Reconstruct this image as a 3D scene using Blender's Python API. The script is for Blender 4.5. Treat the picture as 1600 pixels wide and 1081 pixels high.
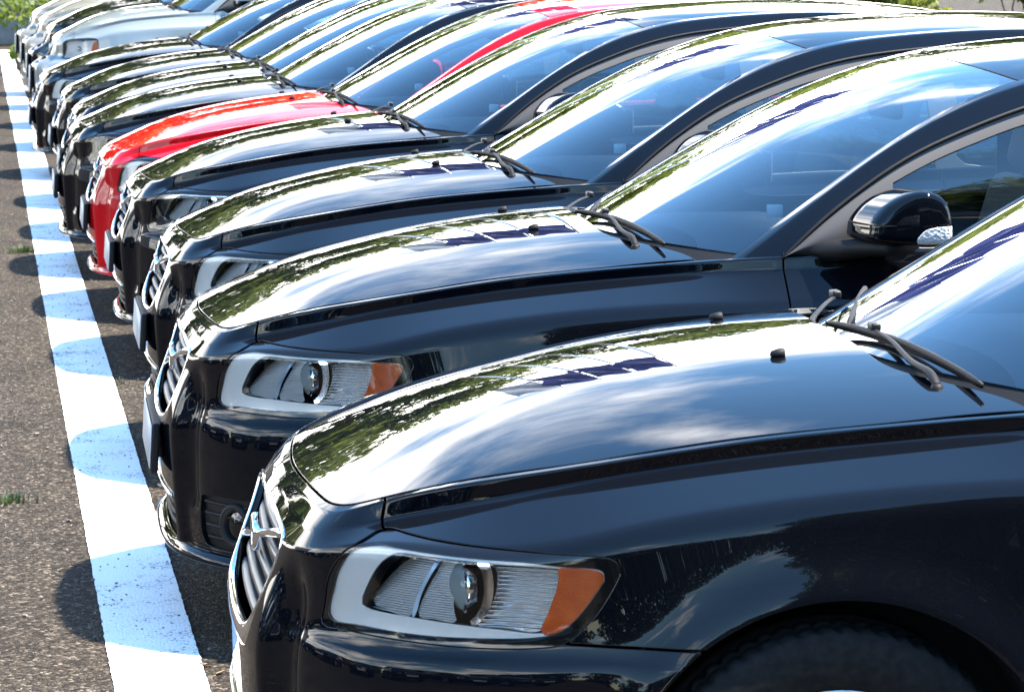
import bpy, math, random
import numpy as np

for o in list(bpy.data.objects): bpy.data.objects.remove(o, do_unlink=True)
SC = bpy.context.scene
COL = SC.collection

# ---------------------------------------------------------------- camera
cam_d = bpy.data.cameras.new('camera'); cam = bpy.data.objects.new('camera', cam_d); COL.objects.link(cam)
cam.location = (0, 0, 1.6955)
cam.rotation_euler = (math.radians(90-7.288), 0, -math.radians(9.530))
cam_d.sensor_width = 36; cam_d.sensor_fit = 'HORIZONTAL'; cam_d.lens = 110.64
cam_d.clip_start = .1; cam_d.clip_end = 1500
cam_d.dof.use_dof = True; cam_d.dof.focus_distance = 7.0; cam_d.dof.aperture_fstop = 22
SC.camera = cam

# ---------------------------------------------------------------- sky with a bank of cumulus
SUN_EL, SUN_AZ = 65.0, 104.0          # azimuth clockwise from +Y: the sun stands behind the cars
W_ = bpy.data.worlds.new('World'); SC.world = W_; W_.use_nodes = True
nt = W_.node_tree; nt.nodes.clear()
def _n(t, **k):
    n = nt.nodes.new(t)
    for a, v in k.items(): setattr(n, a, v)
    return n
def _m(op, a, b=None, clamp=False):
    n = _n('ShaderNodeMath', operation=op, use_clamp=clamp)
    for i, v in enumerate((a, b)):
        if v is None: continue
        if hasattr(v, 'links'): nt.links.new(v, n.inputs[i])
        else: n.inputs[i].default_value = v
    return n.outputs[0]
tc = _n('ShaderNodeTexCoord'); sep = _n('ShaderNodeSeparateXYZ'); nt.links.new(tc.outputs['Generated'], sep.inputs[0])
zc = _m('ADD', _m('MAXIMUM', sep.outputs[2], 0.0), .16)
cx_ = _m('DIVIDE', sep.outputs[0], zc); cy_ = _m('DIVIDE', sep.outputs[1], zc)
cmb = _n('ShaderNodeCombineXYZ'); nt.links.new(cx_, cmb.inputs[0]); nt.links.new(cy_, cmb.inputs[1])
n1 = _n('ShaderNodeTexNoise'); n1.inputs['Scale'].default_value = 1.15; n1.inputs['Detail'].default_value = 9; n1.inputs['Roughness'].default_value = .56
n1.inputs['Distortion'].default_value = .25
nt.links.new(cmb.outputs[0], n1.inputs['Vector'])
# cumulus pile up towards the horizon (seen edge-on), open blue overhead
cov = _n('ShaderNodeMapRange'); cov.inputs['From Min'].default_value = .24; cov.inputs['From Max'].default_value = .50
cov.inputs['To Min'].default_value = .08; cov.inputs['To Max'].default_value = -.175
nt.links.new(sep.outputs[2], cov.inputs['Value'])
dens = _m('ADD', _m('ADD', n1.outputs['Fac'], cov.outputs[0]), _m('MULTIPLY', sep.outputs[1], .13))   # the bank stands beyond the far end of the row
ramp = _n('ShaderNodeMapRange', interpolation_type='SMOOTHSTEP'); ramp.inputs['From Min'].default_value = .48; ramp.inputs['From Max'].default_value = .67
nt.links.new(dens, ramp.inputs['Value'])
n2 = _n('ShaderNodeTexNoise'); n2.inputs['Scale'].default_value = 2.6; n2.inputs['Detail'].default_value = 6
nt.links.new(cmb.outputs[0], n2.inputs['Vector'])
shade = _n('ShaderNodeMapRange'); shade.inputs['From Min'].default_value = .35; shade.inputs['From Max'].default_value = .65
shade.inputs['To Min'].default_value = 0.5; shade.inputs['To Max'].default_value = 1.15
nt.links.new(n2.outputs['Fac'], shade.inputs['Value'])
sky = _n('ShaderNodeTexSky', sky_type='NISHITA', sun_disc=False)
sky.sun_elevation = math.radians(SUN_EL); sky.sun_rotation = math.radians(SUN_AZ); sky.air_density = 1.0; sky.dust_density = .05; sky.ozone_density = 2.4; sky.altitude = 800
SKY_STR, CLOUD = .15, 2.3
b1 = _n('ShaderNodeBackground'); b1.inputs['Strength'].default_value = SKY_STR; hs = _n('ShaderNodeHueSaturation'); hs.inputs['Hue'].default_value = .492; hs.inputs['Saturation'].default_value = 1.15; nt.links.new(sky.outputs[0], hs.inputs['Color']); nt.links.new(hs.outputs[0], b1.inputs['Color'])
b2 = _n('ShaderNodeBackground'); b2.inputs['Color'].default_value = (1.0, .97, .935, 1); nt.links.new(_m('MULTIPLY', shade.outputs[0], CLOUD), b2.inputs['Strength'])
mx = _n('ShaderNodeMixShader'); nt.links.new(ramp.outputs[0], mx.inputs[0]); nt.links.new(b1.outputs[0], mx.inputs[1]); nt.links.new(b2.outputs[0], mx.inputs[2])
wo = _n('ShaderNodeOutputWorld'); nt.links.new(mx.outputs[0], wo.inputs[0])

# ---------------------------------------------------------------- sun
sd = bpy.data.lights.new('sun', 'SUN'); sd.energy = 5.0; sd.angle = math.radians(1.8); sd.color = (1, .93, .83)
so = bpy.data.objects.new('sun', sd); COL.objects.link(so)
_e, _a = math.radians(SUN_EL), math.radians(SUN_AZ)
from mathutils import Vector, Matrix
so.rotation_euler = Vector((math.cos(_e)*math.sin(_a), math.cos(_e)*math.cos(_a), math.sin(_e))).to_track_quat('Z', 'Y').to_euler()

SC.view_settings.view_transform = 'Standard'; SC.view_settings.look = 'None'
SC.view_settings.exposure = 2.3; SC.view_settings.gamma = 1; SC.view_settings.use_curve_mapping = False
SC.render.engine = 'CYCLES'
SC.cycles.use_denoising = True
SC.cycles.max_bounces = 10; SC.cycles.transparent_max_bounces = 24; SC.cycles.glossy_bounces = 6; SC.cycles.caustics_reflective = False; SC.cycles.caustics_refractive = False
SC.cycles.sample_clamp_indirect = 8
# ---------------------------------------------------------------- shape library (pure numpy)
def nspline(xk, yk):
    """natural cubic spline through knots; yk may be (n,) or (n,d)"""
    xk = np.asarray(xk, float); yk = np.asarray(yk, float)
    n = len(xk); h = np.diff(xk)
    A = np.zeros((n, n)); B = np.zeros((n,) + yk.shape[1:])
    A[0, 0] = A[-1, -1] = 1
    for i in range(1, n - 1):
        A[i, i-1] = h[i-1]; A[i, i] = 2*(h[i-1]+h[i]); A[i, i+1] = h[i]
        B[i] = 6*((yk[i+1]-yk[i])/h[i] - (yk[i]-yk[i-1])/h[i-1])
    M = np.linalg.solve(A, B)
    def f(x):
        x = np.atleast_1d(np.asarray(x, float))
        i = np.clip(np.searchsorted(xk, x, side='right')-1, 0, n-2)
        hh = h[i]; a = (xk[i+1]-x)/hh; b = (x-xk[i])/hh
        if yk.ndim > 1:
            a = a[:, None]; b = b[:, None]; hh = hh[:, None]
        return a*yk[i]+b*yk[i+1]+((a**3-a)*M[i]+(b**3-b)*M[i+1])*hh*hh/6
    return f
def sstep(a, b, x):
    t = np.clip((x-a)/(b-a), 0, 1); return t*t*(3-2*t)

# hood: height of the bonnet skin over the plan
HC = nspline([0, .05, .1, .2, .25, .375, .525, .815, 1.146, 1.4], [.722, .748, .772, .817, .839, .886, .927, .980, 1.013, 1.03])
def hood_z(x, y):
    x = np.asarray(x, float); y = np.asarray(y, float)
    k = .02 + .095*sstep(.15, .55, x) + .018*sstep(.6, 1.05, x)
    s = x - .24*y*y
    return HC(s.ravel()).reshape(s.shape) - k*y*y

COLS = 20
_V0xy = [(.088, 0), (.096, -.17), (.113, -.33), (.148, -.45), (.212, -.50), (.311, -.548), (.446, -.598), (.614, -.645), (.80, -.674), (1.05, -.70), (1.26, -.717)]
V0 = [(x, y, float(hood_z(x, y))-.001) for x, y in _V0xy] + [(1.45, -.779, .957), (1.9, -.79, .972), (2.5, -.795, .99), (3.1, -.79, 1.006), (3.6, -.765, 1.022), (4.05, -.715, 1.03), (4.33, -.63, 1.025), (4.43, -.40, 1.02), (4.45, 0, 1.02)]
V1 = [(.060, 0, .745), (.064, -.17, .740), (.077, -.335, .728), (.119, -.472, .731), (.203, -.517, .752), (.303, -.562, .777), (.437, -.609, .809), (.608, -.654, .844), (.794, -.684, .872), (1.045, -.710, .897), (1.25, -.730, .911), (1.45, -.790, .922), (1.9, -.802, .934), (2.5, -.806, .95), (3.1, -.802, .965), (3.6, -.778, .98), (4.05, -.728, .99), (4.35, -.64, .985), (4.45, -.41, .98), (4.47, 0, .98)]
V2 = [(.034, 0, .712), (.037, -.17, .706), (.048, -.34, .690), (.098, -.49, .700), (.182, -.585, .727), (.282, -.68, .734), (.42, -.757, .741), (.585, -.812, .781), (.785, -.842, .817), (1.04, -.856, .840), (1.25, -.862, .847), (1.45, -.864, .847), (1.9, -.866, .855), (2.5, -.868, .87), (3.1, -.864, .885), (3.6, -.846, .90), (4.05, -.795, .90), (4.36, -.69, .90), (4.47, -.43, .89), (4.49, 0, .89)]
V3 = [(.010, 0, .58), (.012, -.17, .58), (.028, -.345, .58), (.098, -.49, .575), (.168, -.585, .575), (.266, -.675, .58), (.405, -.757, .588), (.578, -.832, .598), (.78, -.872, .62), (1.04, -.881, .63), (1.25, -.883, .63), (1.45, -.883, .63), (1.9, -.884, .63), (2.5, -.885, .63), (3.1, -.884, .63), (3.6, -.877, .63), (4.05, -.845, .63), (4.37, -.74, .63), (4.49, -.45, .63), (4.51, 0, .63)]
V4 = [(.000, 0, .50), (.003, -.17, .50), (.020, -.35, .50), (.078, -.495, .536), (.146, -.598, .536), (.250, -.692, .54), (.394, -.776, .545), (.575, -.846, .55), (.78, -.880, .50), (1.04, -.887, .47), (1.25, -.889, .46), (1.45, -.889, .46), (1.9, -.89, .46), (2.5, -.89, .46), (3.1, -.89, .46), (3.6, -.885, .48), (4.05, -.86, .52), (4.39, -.75, .53), (4.50, -.46, .53), (4.52, 0, .53)]
V5 = [(.004, 0, .355), (.007, -.17, .355), (.028, -.35, .345), (.078, -.50, .33), (.148, -.605, .33), (.255, -.697, .33), (.40, -.78, .33), (.58, -.848, .33), (.79, -.872, .32), (1.04, -.874, .30), (1.25, -.874, .30), (1.45, -.874, .30), (1.9, -.874, .30), (2.5, -.874, .30), (3.1, -.874, .30), (3.6, -.87, .31), (4.05, -.85, .33), (4.37, -.74, .33), (4.47, -.45, .33), (4.49, 0, .33)]
V6 = [(.014, 0, .20), (.018, -.17, .20), (.042, -.35, .20), (.098, -.50, .20), (.168, -.60, .20), (.275, -.69, .20), (.42, -.77, .20), (.60, -.83, .195), (.80, -.845, .19), (1.04, -.845, .185), (1.25, -.845, .185), (1.45, -.845, .185), (1.9, -.845, .185), (2.5, -.845, .185), (3.1, -.845, .185), (3.6, -.84, .19), (4.05, -.81, .21), (4.32, -.70, .22), (4.42, -.43, .22), (4.44, 0, .22)]
def _lip(V):
    V = np.array(V); t = np.gradient(V[:, :2], axis=0); n = np.stack([t[:, 1], -t[:, 0]], -1); n[0] = (-1, 0); n /= np.linalg.norm(n, axis=1, keepdims=True); n[-1] = (1, 0)
    o = np.where(np.arange(len(V)) < 11, .013, .006); dz = np.where(np.arange(len(V)) < 4, .008, np.where(np.arange(len(V)) < 11, .0025, .004))
    return np.concatenate([V[:, :2]+n*o[:, None], (V[:, 2]-dz)[:, None]], 1)
VV = np.array([V0, _lip(V0), V1, V2, V3, V4, V5, V6])
def _ext(A):
    m = np.array([1, -1, 1.])
    return np.concatenate([A[3:0:-1]*m, A, A[-2:-5:-1]*m])
_d = np.linalg.norm(np.diff(_ext(VV[4])[:, :2], axis=0), axis=1)
SK = np.concatenate([[0], np.cumsum(_d)]); SK -= SK[3]
ROWS = [nspline(SK, _ext(VV[j])) for j in range(8)]
BETA = [0, .20, .16, .17, .42, .42, .45, 0]
def wrap_profile(P, nstr, nfil):
    """P: (8,n,3) vertex curves -> filleted profile (m,n,3)"""
    out = []
    for j in range(7):
        a, b = P[j], P[j+1]
        t0, t1 = BETA[j], 1-BETA[j+1]
        k = nstr[j]
        for i in range(k+1):
            if i == k and j < 6: continue      # shared with the next fillet
            if i == 0 and j > 0: continue
            t = t0+(t1-t0)*i/k; out.append(a+(b-a)*t)
        if j < 6:
            c = P[j+2]; q0 = b+(a-b)*BETA[j+1]; q2 = b+(c-b)*BETA[j+1]
            for i in range(nfil+1):
                t = i/nfil; out.append((1-t)**2*q0+2*t*(1-t)*b+t*t*q2)
    return np.array(out)
AX, AZ, AR = .900, .315, .362        # front wheel arch
RX, RZ, RR = 3.54, .315, .362
def wrap_surface(s, nstr=(2, 4, 8, 12, 4, 14, 8), nfil=8):
    P = np.array([r(s) for r in ROWS])
    W = wrap_profile(P, nstr, nfil)
    x, y, z = W[..., 0].copy(), W[..., 1].copy(), W[..., 2].copy()
    ay = np.abs(y); front = 1-sstep(.16, .24, x)
    # centre keel of the front apron: stands proud, with a hollow beside it
    wz = 1-sstep(.50, .68, z)
    keel = (1-sstep(.355, .405, ay))
    val = np.exp(-((ay-.43)/.028)**2)*(1-sstep(.60, .70, z))*sstep(.30, .36, z)
    W[..., 0] += front*(-.020*keel*wz+.014*val)
    # wheel arch flares
    for cx, cz, R in ((AX, AZ, AR), (RX, RZ, RR)):
        d = np.hypot(x-cx, z-cz)-R
        fl = np.exp(-(d/.045)**2)*sstep(.2, .5, ay)
        W[..., 1] += np.sign(y)*.011*fl
    return W
def grid_normals(W):
    du = np.gradient(W, axis=0); dv = np.gradient(W, axis=1)
    n = np.cross(du, dv); n /= np.linalg.norm(n, axis=-1, keepdims=True)+1e-12
    return n
def s_samples(s0, s1, step):
    n = max(2, int(round((s1-s0)/step))); return np.linspace(s0, s1, n+1)
# ---------------------------------------------------------------- materials
MAT = {}
def new_mat(name):
    m = bpy.data.materials.new(name); m.use_nodes = True; m.node_tree.nodes.clear(); MAT[name] = m
    return m, m.node_tree
def nd(t, kind, **k):
    n = t.nodes.new(kind)
    for a, v in k.items(): setattr(n, a, v)
    return n
def pbsdf(t, color=(.5, .5, .5), rough=.5, metal=0., **k):
    b = nd(t, 'ShaderNodeBsdfPrincipled'); b.inputs['Base Color'].default_value = (*color, 1); b.inputs['Roughness'].default_value = rough; b.inputs['Metallic'].default_value = metal
    for a, v in k.items(): b.inputs[a.replace('_', ' ')].default_value = v
    o = nd(t, 'ShaderNodeOutputMaterial'); t.links.new(b.outputs[0], o.inputs[0])
    return b
def tex(t, kind, scale, coord='Object', **k):
    c = nd(t, 'ShaderNodeTexCoord'); x = nd(t, kind)
    x.inputs['Scale'].default_value = scale
    for a, v in k.items():
        if a in x.inputs: x.inputs[a].default_value = v
        else: setattr(x, a, v)
    t.links.new(c.outputs[coord], x.inputs['Vector']); return x
def ramp(t, src, stops):
    r = nd(t, 'ShaderNodeValToRGB'); e = r.color_ramp.elements
    while len(e) < len(stops): e.new(.5)
    for q, (p, c) in zip(e, stops): q.position = p; q.color = (*c, 1)
    t.links.new(src, r.inputs[0]); return r
def bump(t, src, b, strength, dist):
    u = nd(t, 'ShaderNodeBump'); u.inputs['Strength'].default_value = strength; u.inputs['Distance'].default_value = dist
    t.links.new(src, u.inputs['Height']); t.links.new(u.outputs[0], b.inputs['Normal']); return u
def simple(name, color, rough=.5, metal=0., **k):
    m, t = new_mat(name); pbsdf(t, color, rough, metal, **k); return m
def paint(name, color, metal=.55, rough=.38, spec=0.):
    m, t = new_mat(name)
    b = pbsdf(t, color, rough, metal, Coat_Weight=1., Coat_Roughness=.012, Coat_IOR=1.33, IOR=1.4, Specular_IOR_Level=spec)
    # metal flake: tiny differences of tint; a faint film of dust
    v = tex(t, 'ShaderNodeTexNoise', 900., Detail=2.)
    r = ramp(t, v.outputs['Fac'], [(.3, tuple(c*.8 for c in color)), (.7, tuple(min(1, c*1.25) for c in color))])
    t.links.new(r.outputs[0], b.inputs['Base Color'])
    d = tex(t, 'ShaderNodeTexNoise', 7., Detail=6., Roughness=.7)
    mr = nd(t, 'ShaderNodeMapRange'); mr.inputs['From Min'].default_value = .45; mr.inputs['From Max'].default_value = .8; mr.inputs['To Min'].default_value = .004; mr.inputs['To Max'].default_value = .016
    t.links.new(d.outputs['Fac'], mr.inputs['Value']); t.links.new(mr.outputs[0], b.inputs['Coat Roughness'])
    return m
paint('paint_navy', (.0020, .0026, .0042), .0, .42)
paint('paint_black', (.0018, .0024, .0040), .0, .42)
paint('paint_red', (.36, .002, .006), .0, .45)
paint('paint_silver', (.22, .24, .235), .6, .40)
paint('paint_beige', (.26, .24, .20), .5, .42)
simple('chrome', (.82, .83, .84), .06, 1.)
simple('satin_chrome', (.62, .63, .64), .28, 1.)
simple('satin_silver', (.60, .61, .62), .34, .55)
simple('gloss_black', (.004, .004, .0045), .05)
simple('trim_black', (.005, .005, .0055), .6, 0., Specular_IOR_Level=.2)
simple('frame_grey', (.034, .031, .029), .45)
simple('cavity_black', (.004, .004, .004), .8)
simple('plate_white', (.45, .45, .44), .4)
simple('cloth_dark', (.10, .103, .108), .8); simple('headliner', (.42, .42, .41), .8)
simple('dash', (.075, .08, .09), .65)
simple('paper_white', (.8, .8, .78), .6)
def rubber():
    m, t = new_mat('rubber'); b = pbsdf(t, (.018, .018, .019), .8, 0., Specular_IOR_Level=.2)
    v = tex(t, 'ShaderNodeTexNoise', 60., Detail=4.)
    r = ramp(t, v.outputs['Fac'], [(.3, (.005, .005, .0052)), (.75, (.016, .015, .014))]); t.links.new(r.outputs[0], b.inputs['Base Color'])
    bump(t, v.outputs['Fac'], b, .3, .002)
rubber()
def glass(name, tint, ior=1.5, refl=(1, 1, 1), gain=1.):
    m, t = new_mat(name)
    tr = nd(t, 'ShaderNodeBsdfTransparent'); tr.inputs[0].default_value = (*tint, 1)
    gl = nd(t, 'ShaderNodeBsdfGlossy'); gl.inputs['Color'].default_value = (*refl, 1); gl.inputs['Roughness'].default_value = .005
    fr = nd(t, 'ShaderNodeFresnel'); fr.inputs['IOR'].default_value = ior
    ml = nd(t, 'ShaderNodeMath', operation='MULTIPLY', use_clamp=True); ml.inputs[1].default_value = gain; t.links.new(fr.outputs[0], ml.inputs[0])
    mx = nd(t, 'ShaderNodeMixShader'); t.links.new(ml.outputs[0], mx.inputs[0]); t.links.new(tr.outputs[0], mx.inputs[1]); t.links.new(gl.outputs[0], mx.inputs[2])
    o = nd(t, 'ShaderNodeOutputMaterial'); t.links.new(mx.outputs[0], o.inputs[0])
glass('windscreen_glass', (.84, .93, .93), 1.55, (1, 1, 1), 1.8)
glass('window_glass', (.70, .81, .83), 1.52, (1, 1, 1), 1.8)
glass('lens_clear', (.97, .98, .98), 1.45)
def ribbed(name, color, scale, axis='Z', strength=.6, metal=1., rough=.12, dist=.004):
    m, t = new_mat(name); b = pbsdf(t, color, rough, metal)
    c = nd(t, 'ShaderNodeTexCoord'); w = nd(t, 'ShaderNodeTexWave', wave_type='BANDS', bands_direction=axis, wave_profile='SIN')
    w.inputs['Scale'].default_value = scale; w.inputs['Distortion'].default_value = 0
    t.links.new(c.outputs['Object'], w.inputs['Vector']); bump(t, w.outputs['Fac'], b, strength, dist)
ribbed('reflector_fine', (.94, .92, .89), 92., 'Z', .9, .35, .18, .005)
ribbed('reflector_bowl', (.94, .93, .91), 48., 'Z', .9, .85, .1, .008)
ribbed('indicator_inner', (.85, .16, .01), 70., 'Z', .5, .15, .3, .003)
def amber():
    m, t = new_mat('amber_lens')
    b = pbsdf(t, (.60, .06, .002), .12, 0., Coat_Weight=.4, Coat_Roughness=.02, Subsurface_Weight=0.)
    v = tex(t, 'ShaderNodeTexVoronoi', 300.); bump(t, v.outputs['Distance'], b, .12, .002)
    n = tex(t, 'ShaderNodeTexNoise', 22., Detail=2.); r = ramp(t, n.outputs['Fac'], [(.35, (.62, .055, .001)), (.7, (.85, .13, .005))]); t.links.new(r.outputs[0], b.inputs['Base Color'])
amber()
simple('projector_glass', (.24, .28, .27), .06)
def crystal():
    m, t = new_mat('crystal'); b = pbsdf(t, (.62, .62, .62), .22, .4)
    v = tex(t, 'ShaderNodeTexVoronoi', 150.); bump(t, v.outputs['Distance'], b, .5, .005)
crystal()
simple('bezel_grey', (.80, .75, .69), .28, .15)
simple('trim_satin', (.008, .008, .009), .45, 0., Specular_IOR_Level=.25)
simple('slat_grey', (.09, .092, .095), .4, .3)
# ---------------------------------------------------------------- mesh tools
class Msh:
    def __init__(s, V, T, N=None):
        s.V = np.asarray(V, float).reshape(-1, 3); s.T = np.asarray(T, int).reshape(-1, 3); s.N = None if N is None else np.asarray(N, float).reshape(-1, 3)
def from_grid(W, N=None, out=None):
    """grid of points -> triangles; out = a direction (or point function) the faces should look towards"""
    a, b = W.shape[:2]; I = np.arange(a*b).reshape(a, b)
    q = np.stack([I[:-1, :-1], I[1:, :-1], I[1:, 1:], I[:-1, 1:]], -1).reshape(-1, 4)
    T = np.concatenate([q[:, [0, 1, 2]], q[:, [0, 2, 3]]])
    N = grid_normals(W) if N is None else N
    V = W.reshape(-1, 3); N = N.reshape(-1, 3).copy()
    if out is not None:
        ref = V-np.asarray(out)[None] if np.ndim(out) == 1 else out
        if (N*ref).sum(1).mean() < 0: N = -N
    fn = np.cross(V[T[:, 1]]-V[T[:, 0]], V[T[:, 2]]-V[T[:, 0]])
    if (fn*N[T[:, 0]]).sum(1).mean() < 0: T = T[:, ::-1]
    return Msh(V, T, N)
def clip(m, f, eps=1e-5):
    """keep the part where f(V) > 0, cut edges cleanly"""
    d = f(m.V); d = np.where(np.abs(d) < eps, eps, d)
    ins = d > 0; c = ins[m.T].sum(1)
    keep = m.T[c == 3]; mix = m.T[(c == 1) | (c == 2)]
    nv, nn, cache, tris = [], [], {}, []
    base = len(m.V)
    def cut(i, j):
        k = (i, j) if i < j else (j, i)
        if k not in cache:
            t = d[k[0]]/(d[k[0]]-d[k[1]]); nv.append(m.V[k[0]]*(1-t)+m.V[k[1]]*t); nn.append(m.N[k[0]]*(1-t)+m.N[k[1]]*t)
            cache[k] = base+len(nv)-1
        return cache[k]
    for tri in mix.tolist():
        poly = []
        for a in range(3):
            i, j = tri[a], tri[(a+1) % 3]
            if ins[i]: poly.append(i)
            if ins[i] != ins[j]: poly.append(cut(i, j))
        for a in range(1, len(poly)-1): tris.append((poly[0], poly[a], poly[a+1]))
    V = np.concatenate([m.V, np.array(nv).reshape(-1, 3)]); N = np.concatenate([m.N, np.array(nn).reshape(-1, 3)])
    N /= np.linalg.norm(N, axis=1, keepdims=True)+1e-12
    T = np.concatenate([keep, np.array(tris, int).reshape(-1, 3)])
    return compact(Msh(V, T, N))
def compact(m):
    u, inv = np.unique(m.T, return_inverse=True)
    return Msh(m.V[u], inv.reshape(-1, 3), None if m.N is None else m.N[u])
def weld(m, tol=1e-5):
    k = np.round(m.V/tol).astype(np.int64); _, first, inv = np.unique(k, axis=0, return_index=True, return_inverse=True)
    T = inv.reshape(-1)[m.T]; T = T[(T[:, 0] != T[:, 1]) & (T[:, 1] != T[:, 2]) & (T[:, 0] != T[:, 2])]
    return compact(Msh(m.V[first], T, None if m.N is None else m.N[first]))
def join(*ms):
    V, T, N, o = [], [], [], 0
    for m in ms:
        V.append(m.V); T.append(m.T+o); N.append(m.N if m.N is not None else np.full_like(m.V, np.nan)); o += len(m.V)
    N = np.concatenate(N)
    return Msh(np.concatenate(V), np.concatenate(T), None if np.isnan(N).any() else N)
MIR = np.array([1, -1, 1.])
def mirror(m): return Msh(m.V*MIR, m.T[:, ::-1], None if m.N is None else m.N*MIR)
def boundary(m):
    e = np.concatenate([m.T[:, [0, 1]], m.T[:, [1, 2]], m.T[:, [2, 0]]])
    key = np.sort(e, 1); _, idx, cnt = np.unique(key, axis=0, return_index=True, return_counts=True)
    return e[idx[cnt == 1]]
def flange(m, depth=.012, r=.0016, skip=None):
    """turn the open edges of a panel inwards with a small rolled radius"""
    E = boundary(m)
    if skip is not None: E = E[~(skip(m.V[E[:, 0]]) & skip(m.V[E[:, 1]]))]
    if len(E) == 0: return m
    n = len(m.V); to = np.zeros((n, 3))
    ed = m.V[E[:, 1]]-m.V[E[:, 0]]
    o = np.cross(ed, m.N[E[:, 0]])
    np.add.at(to, E[:, 0], o); np.add.at(to, E[:, 1], o)
    b = np.unique(E); t = to[b]; t /= np.linalg.norm(t, axis=1, keepdims=True)+1e-12
    nb = m.N[b]; mp = -np.ones(n, int); mp[b] = np.arange(len(b))
    rings = [(m.V[b], nb)]
    for a in (.5, 1.):
        an = a*math.pi/2
        rings.append((m.V[b]+t*r*math.sin(an)-nb*r*(1-math.cos(an)), nb*math.cos(an)+t*math.sin(an)))
    rings.append((m.V[b]+t*r-nb*depth, t))
    V = [m.V]; N = [m.N]; T = [m.T]; prev = b; off = n
    for (v, nn) in rings[1:]:
        cur = np.arange(len(b))+off; V.append(v); N.append(nn); off += len(b)
        pm = -np.ones(n, int); pm[b] = prev; cm = -np.ones(n, int); cm[b] = cur
        i, j = E[:, 0], E[:, 1]
        T.append(np.stack([pm[j], pm[i], cm[i]], -1)); T.append(np.stack([pm[j], cm[i], cm[j]], -1))
        prev = cur
    return Msh(np.concatenate(V), np.concatenate(T), np.concatenate(N))
def to_mesh(name, m, mat=None, flat=False):
    me = bpy.data.meshes.new(name)
    me.vertices.add(len(m.V)); me.vertices.foreach_set('co', m.V.astype(np.float32).ravel())
    nt_ = len(m.T); me.loops.add(nt_*3); me.loops.foreach_set('vertex_index', m.T.astype(np.int32).ravel())
    me.polygons.add(nt_); me.polygons.foreach_set('loop_start', np.arange(0, nt_*3, 3, dtype=np.int32)); me.polygons.foreach_set('loop_total', np.full(nt_, 3, np.int32))
    me.update(calc_edges=True); me.validate()
    me.polygons.foreach_set('use_smooth', np.full(len(me.polygons), not flat))
    if m.N is not None and not flat and len(me.vertices) == len(m.N): me.normals_split_custom_set_from_vertices(m.N.astype(np.float32))
    me.materials.append(MAT[mat] if mat != 'PAINT' else MAT['paint_navy'])
    return me
def smooth_poly(P, closed=True, n=8, corner=()):
    """Catmull-Rom resampling of an outline"""
    P = np.asarray(P, float); k = len(P); out = []
    rng = range(k) if closed else range(k-1)
    for i in rng:
        p0 = P[(i-1) % k] if closed or i > 0 else P[i]; p1 = P[i]; p2 = P[(i+1) % k]; p3 = P[(i+2) % k] if closed or i+2 < k else P[i+1]
        for a in range(n):
            t = a/n; out.append(.5*((2*p1)+(-p0+p2)*t+(2*p0-5*p1+4*p2-p3)*t*t+(-p0+3*p1-3*p2+p3)*t**3))
    if not closed: out.append(P[-1])
    return np.array(out)
def poly_sd(P, q):
    """signed distance to a closed polygon, inside positive"""
    A = P; B = np.roll(P, -1, 0); best = np.full(len(q), 1e9); ins = np.zeros(len(q), bool)
    for a, b in zip(A, B):
        e = b-a; w = q-a; t = np.clip((w@e)/(e@e+1e-15), 0, 1); dd = w-t[:, None]*e
        best = np.minimum(best, (dd**2).sum(1))
        c = (a[1] > q[:, 1]) != (b[1] > q[:, 1])
        with np.errstate(divide='ignore', invalid='ignore'): xi = (b[0]-a[0])*(q[:, 1]-a[1])/(b[1]-a[1])+a[0]
        ins ^= c & (q[:, 0] < xi)
    return np.where(ins, 1, -1)*np.sqrt(best)
def sweep(pts, prof, up=(0, 0, 1), closed=False, scale=None, cap=True):
    """sweep a closed 2-D profile (side, up) along a path"""
    P = np.asarray(pts, float); n = len(P); prof = np.asarray(prof, float); k = len(prof)
    tg = np.roll(P, -1, 0)-np.roll(P, 1, 0) if closed else np.gradient(P, axis=0)
    tg /= np.linalg.norm(tg, axis=1, keepdims=True)+1e-12
    up = np.broadcast_to(np.asarray(up, float), (n, 3)); sd_ = np.cross(tg, up); sd_ /= np.linalg.norm(sd_, axis=1, keepdims=True)+1e-12
    u2 = np.cross(sd_, tg); sc = np.ones(n) if scale is None else np.asarray(scale, float)
    V = P[:, None]+(sd_[:, None]*prof[None, :, :1]+u2[:, None]*prof[None, :, 1:])*sc[:, None, None]
    V = V.reshape(-1, 3); T = []
    for i in range(n if closed else n-1):
        for j in range(k):
            a = i*k+j; b = i*k+(j+1) % k; c = ((i+1) % n)*k+(j+1) % k; d = ((i+1) % n)*k+j
            T += [(a, c, b), (a, d, c)]
    if cap and not closed:
        for j in range(1, k-1): T += [(0, j, j+1), ((n-1)*k, (n-1)*k+j+1, (n-1)*k+j)]
    return Msh(V, T)
def circ(r, n=10, rx=1., ry=1.): return [(r*rx*math.cos(a), r*ry*math.sin(a)) for a in np.linspace(0, 2*math.pi, n, endpoint=False)]
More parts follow.
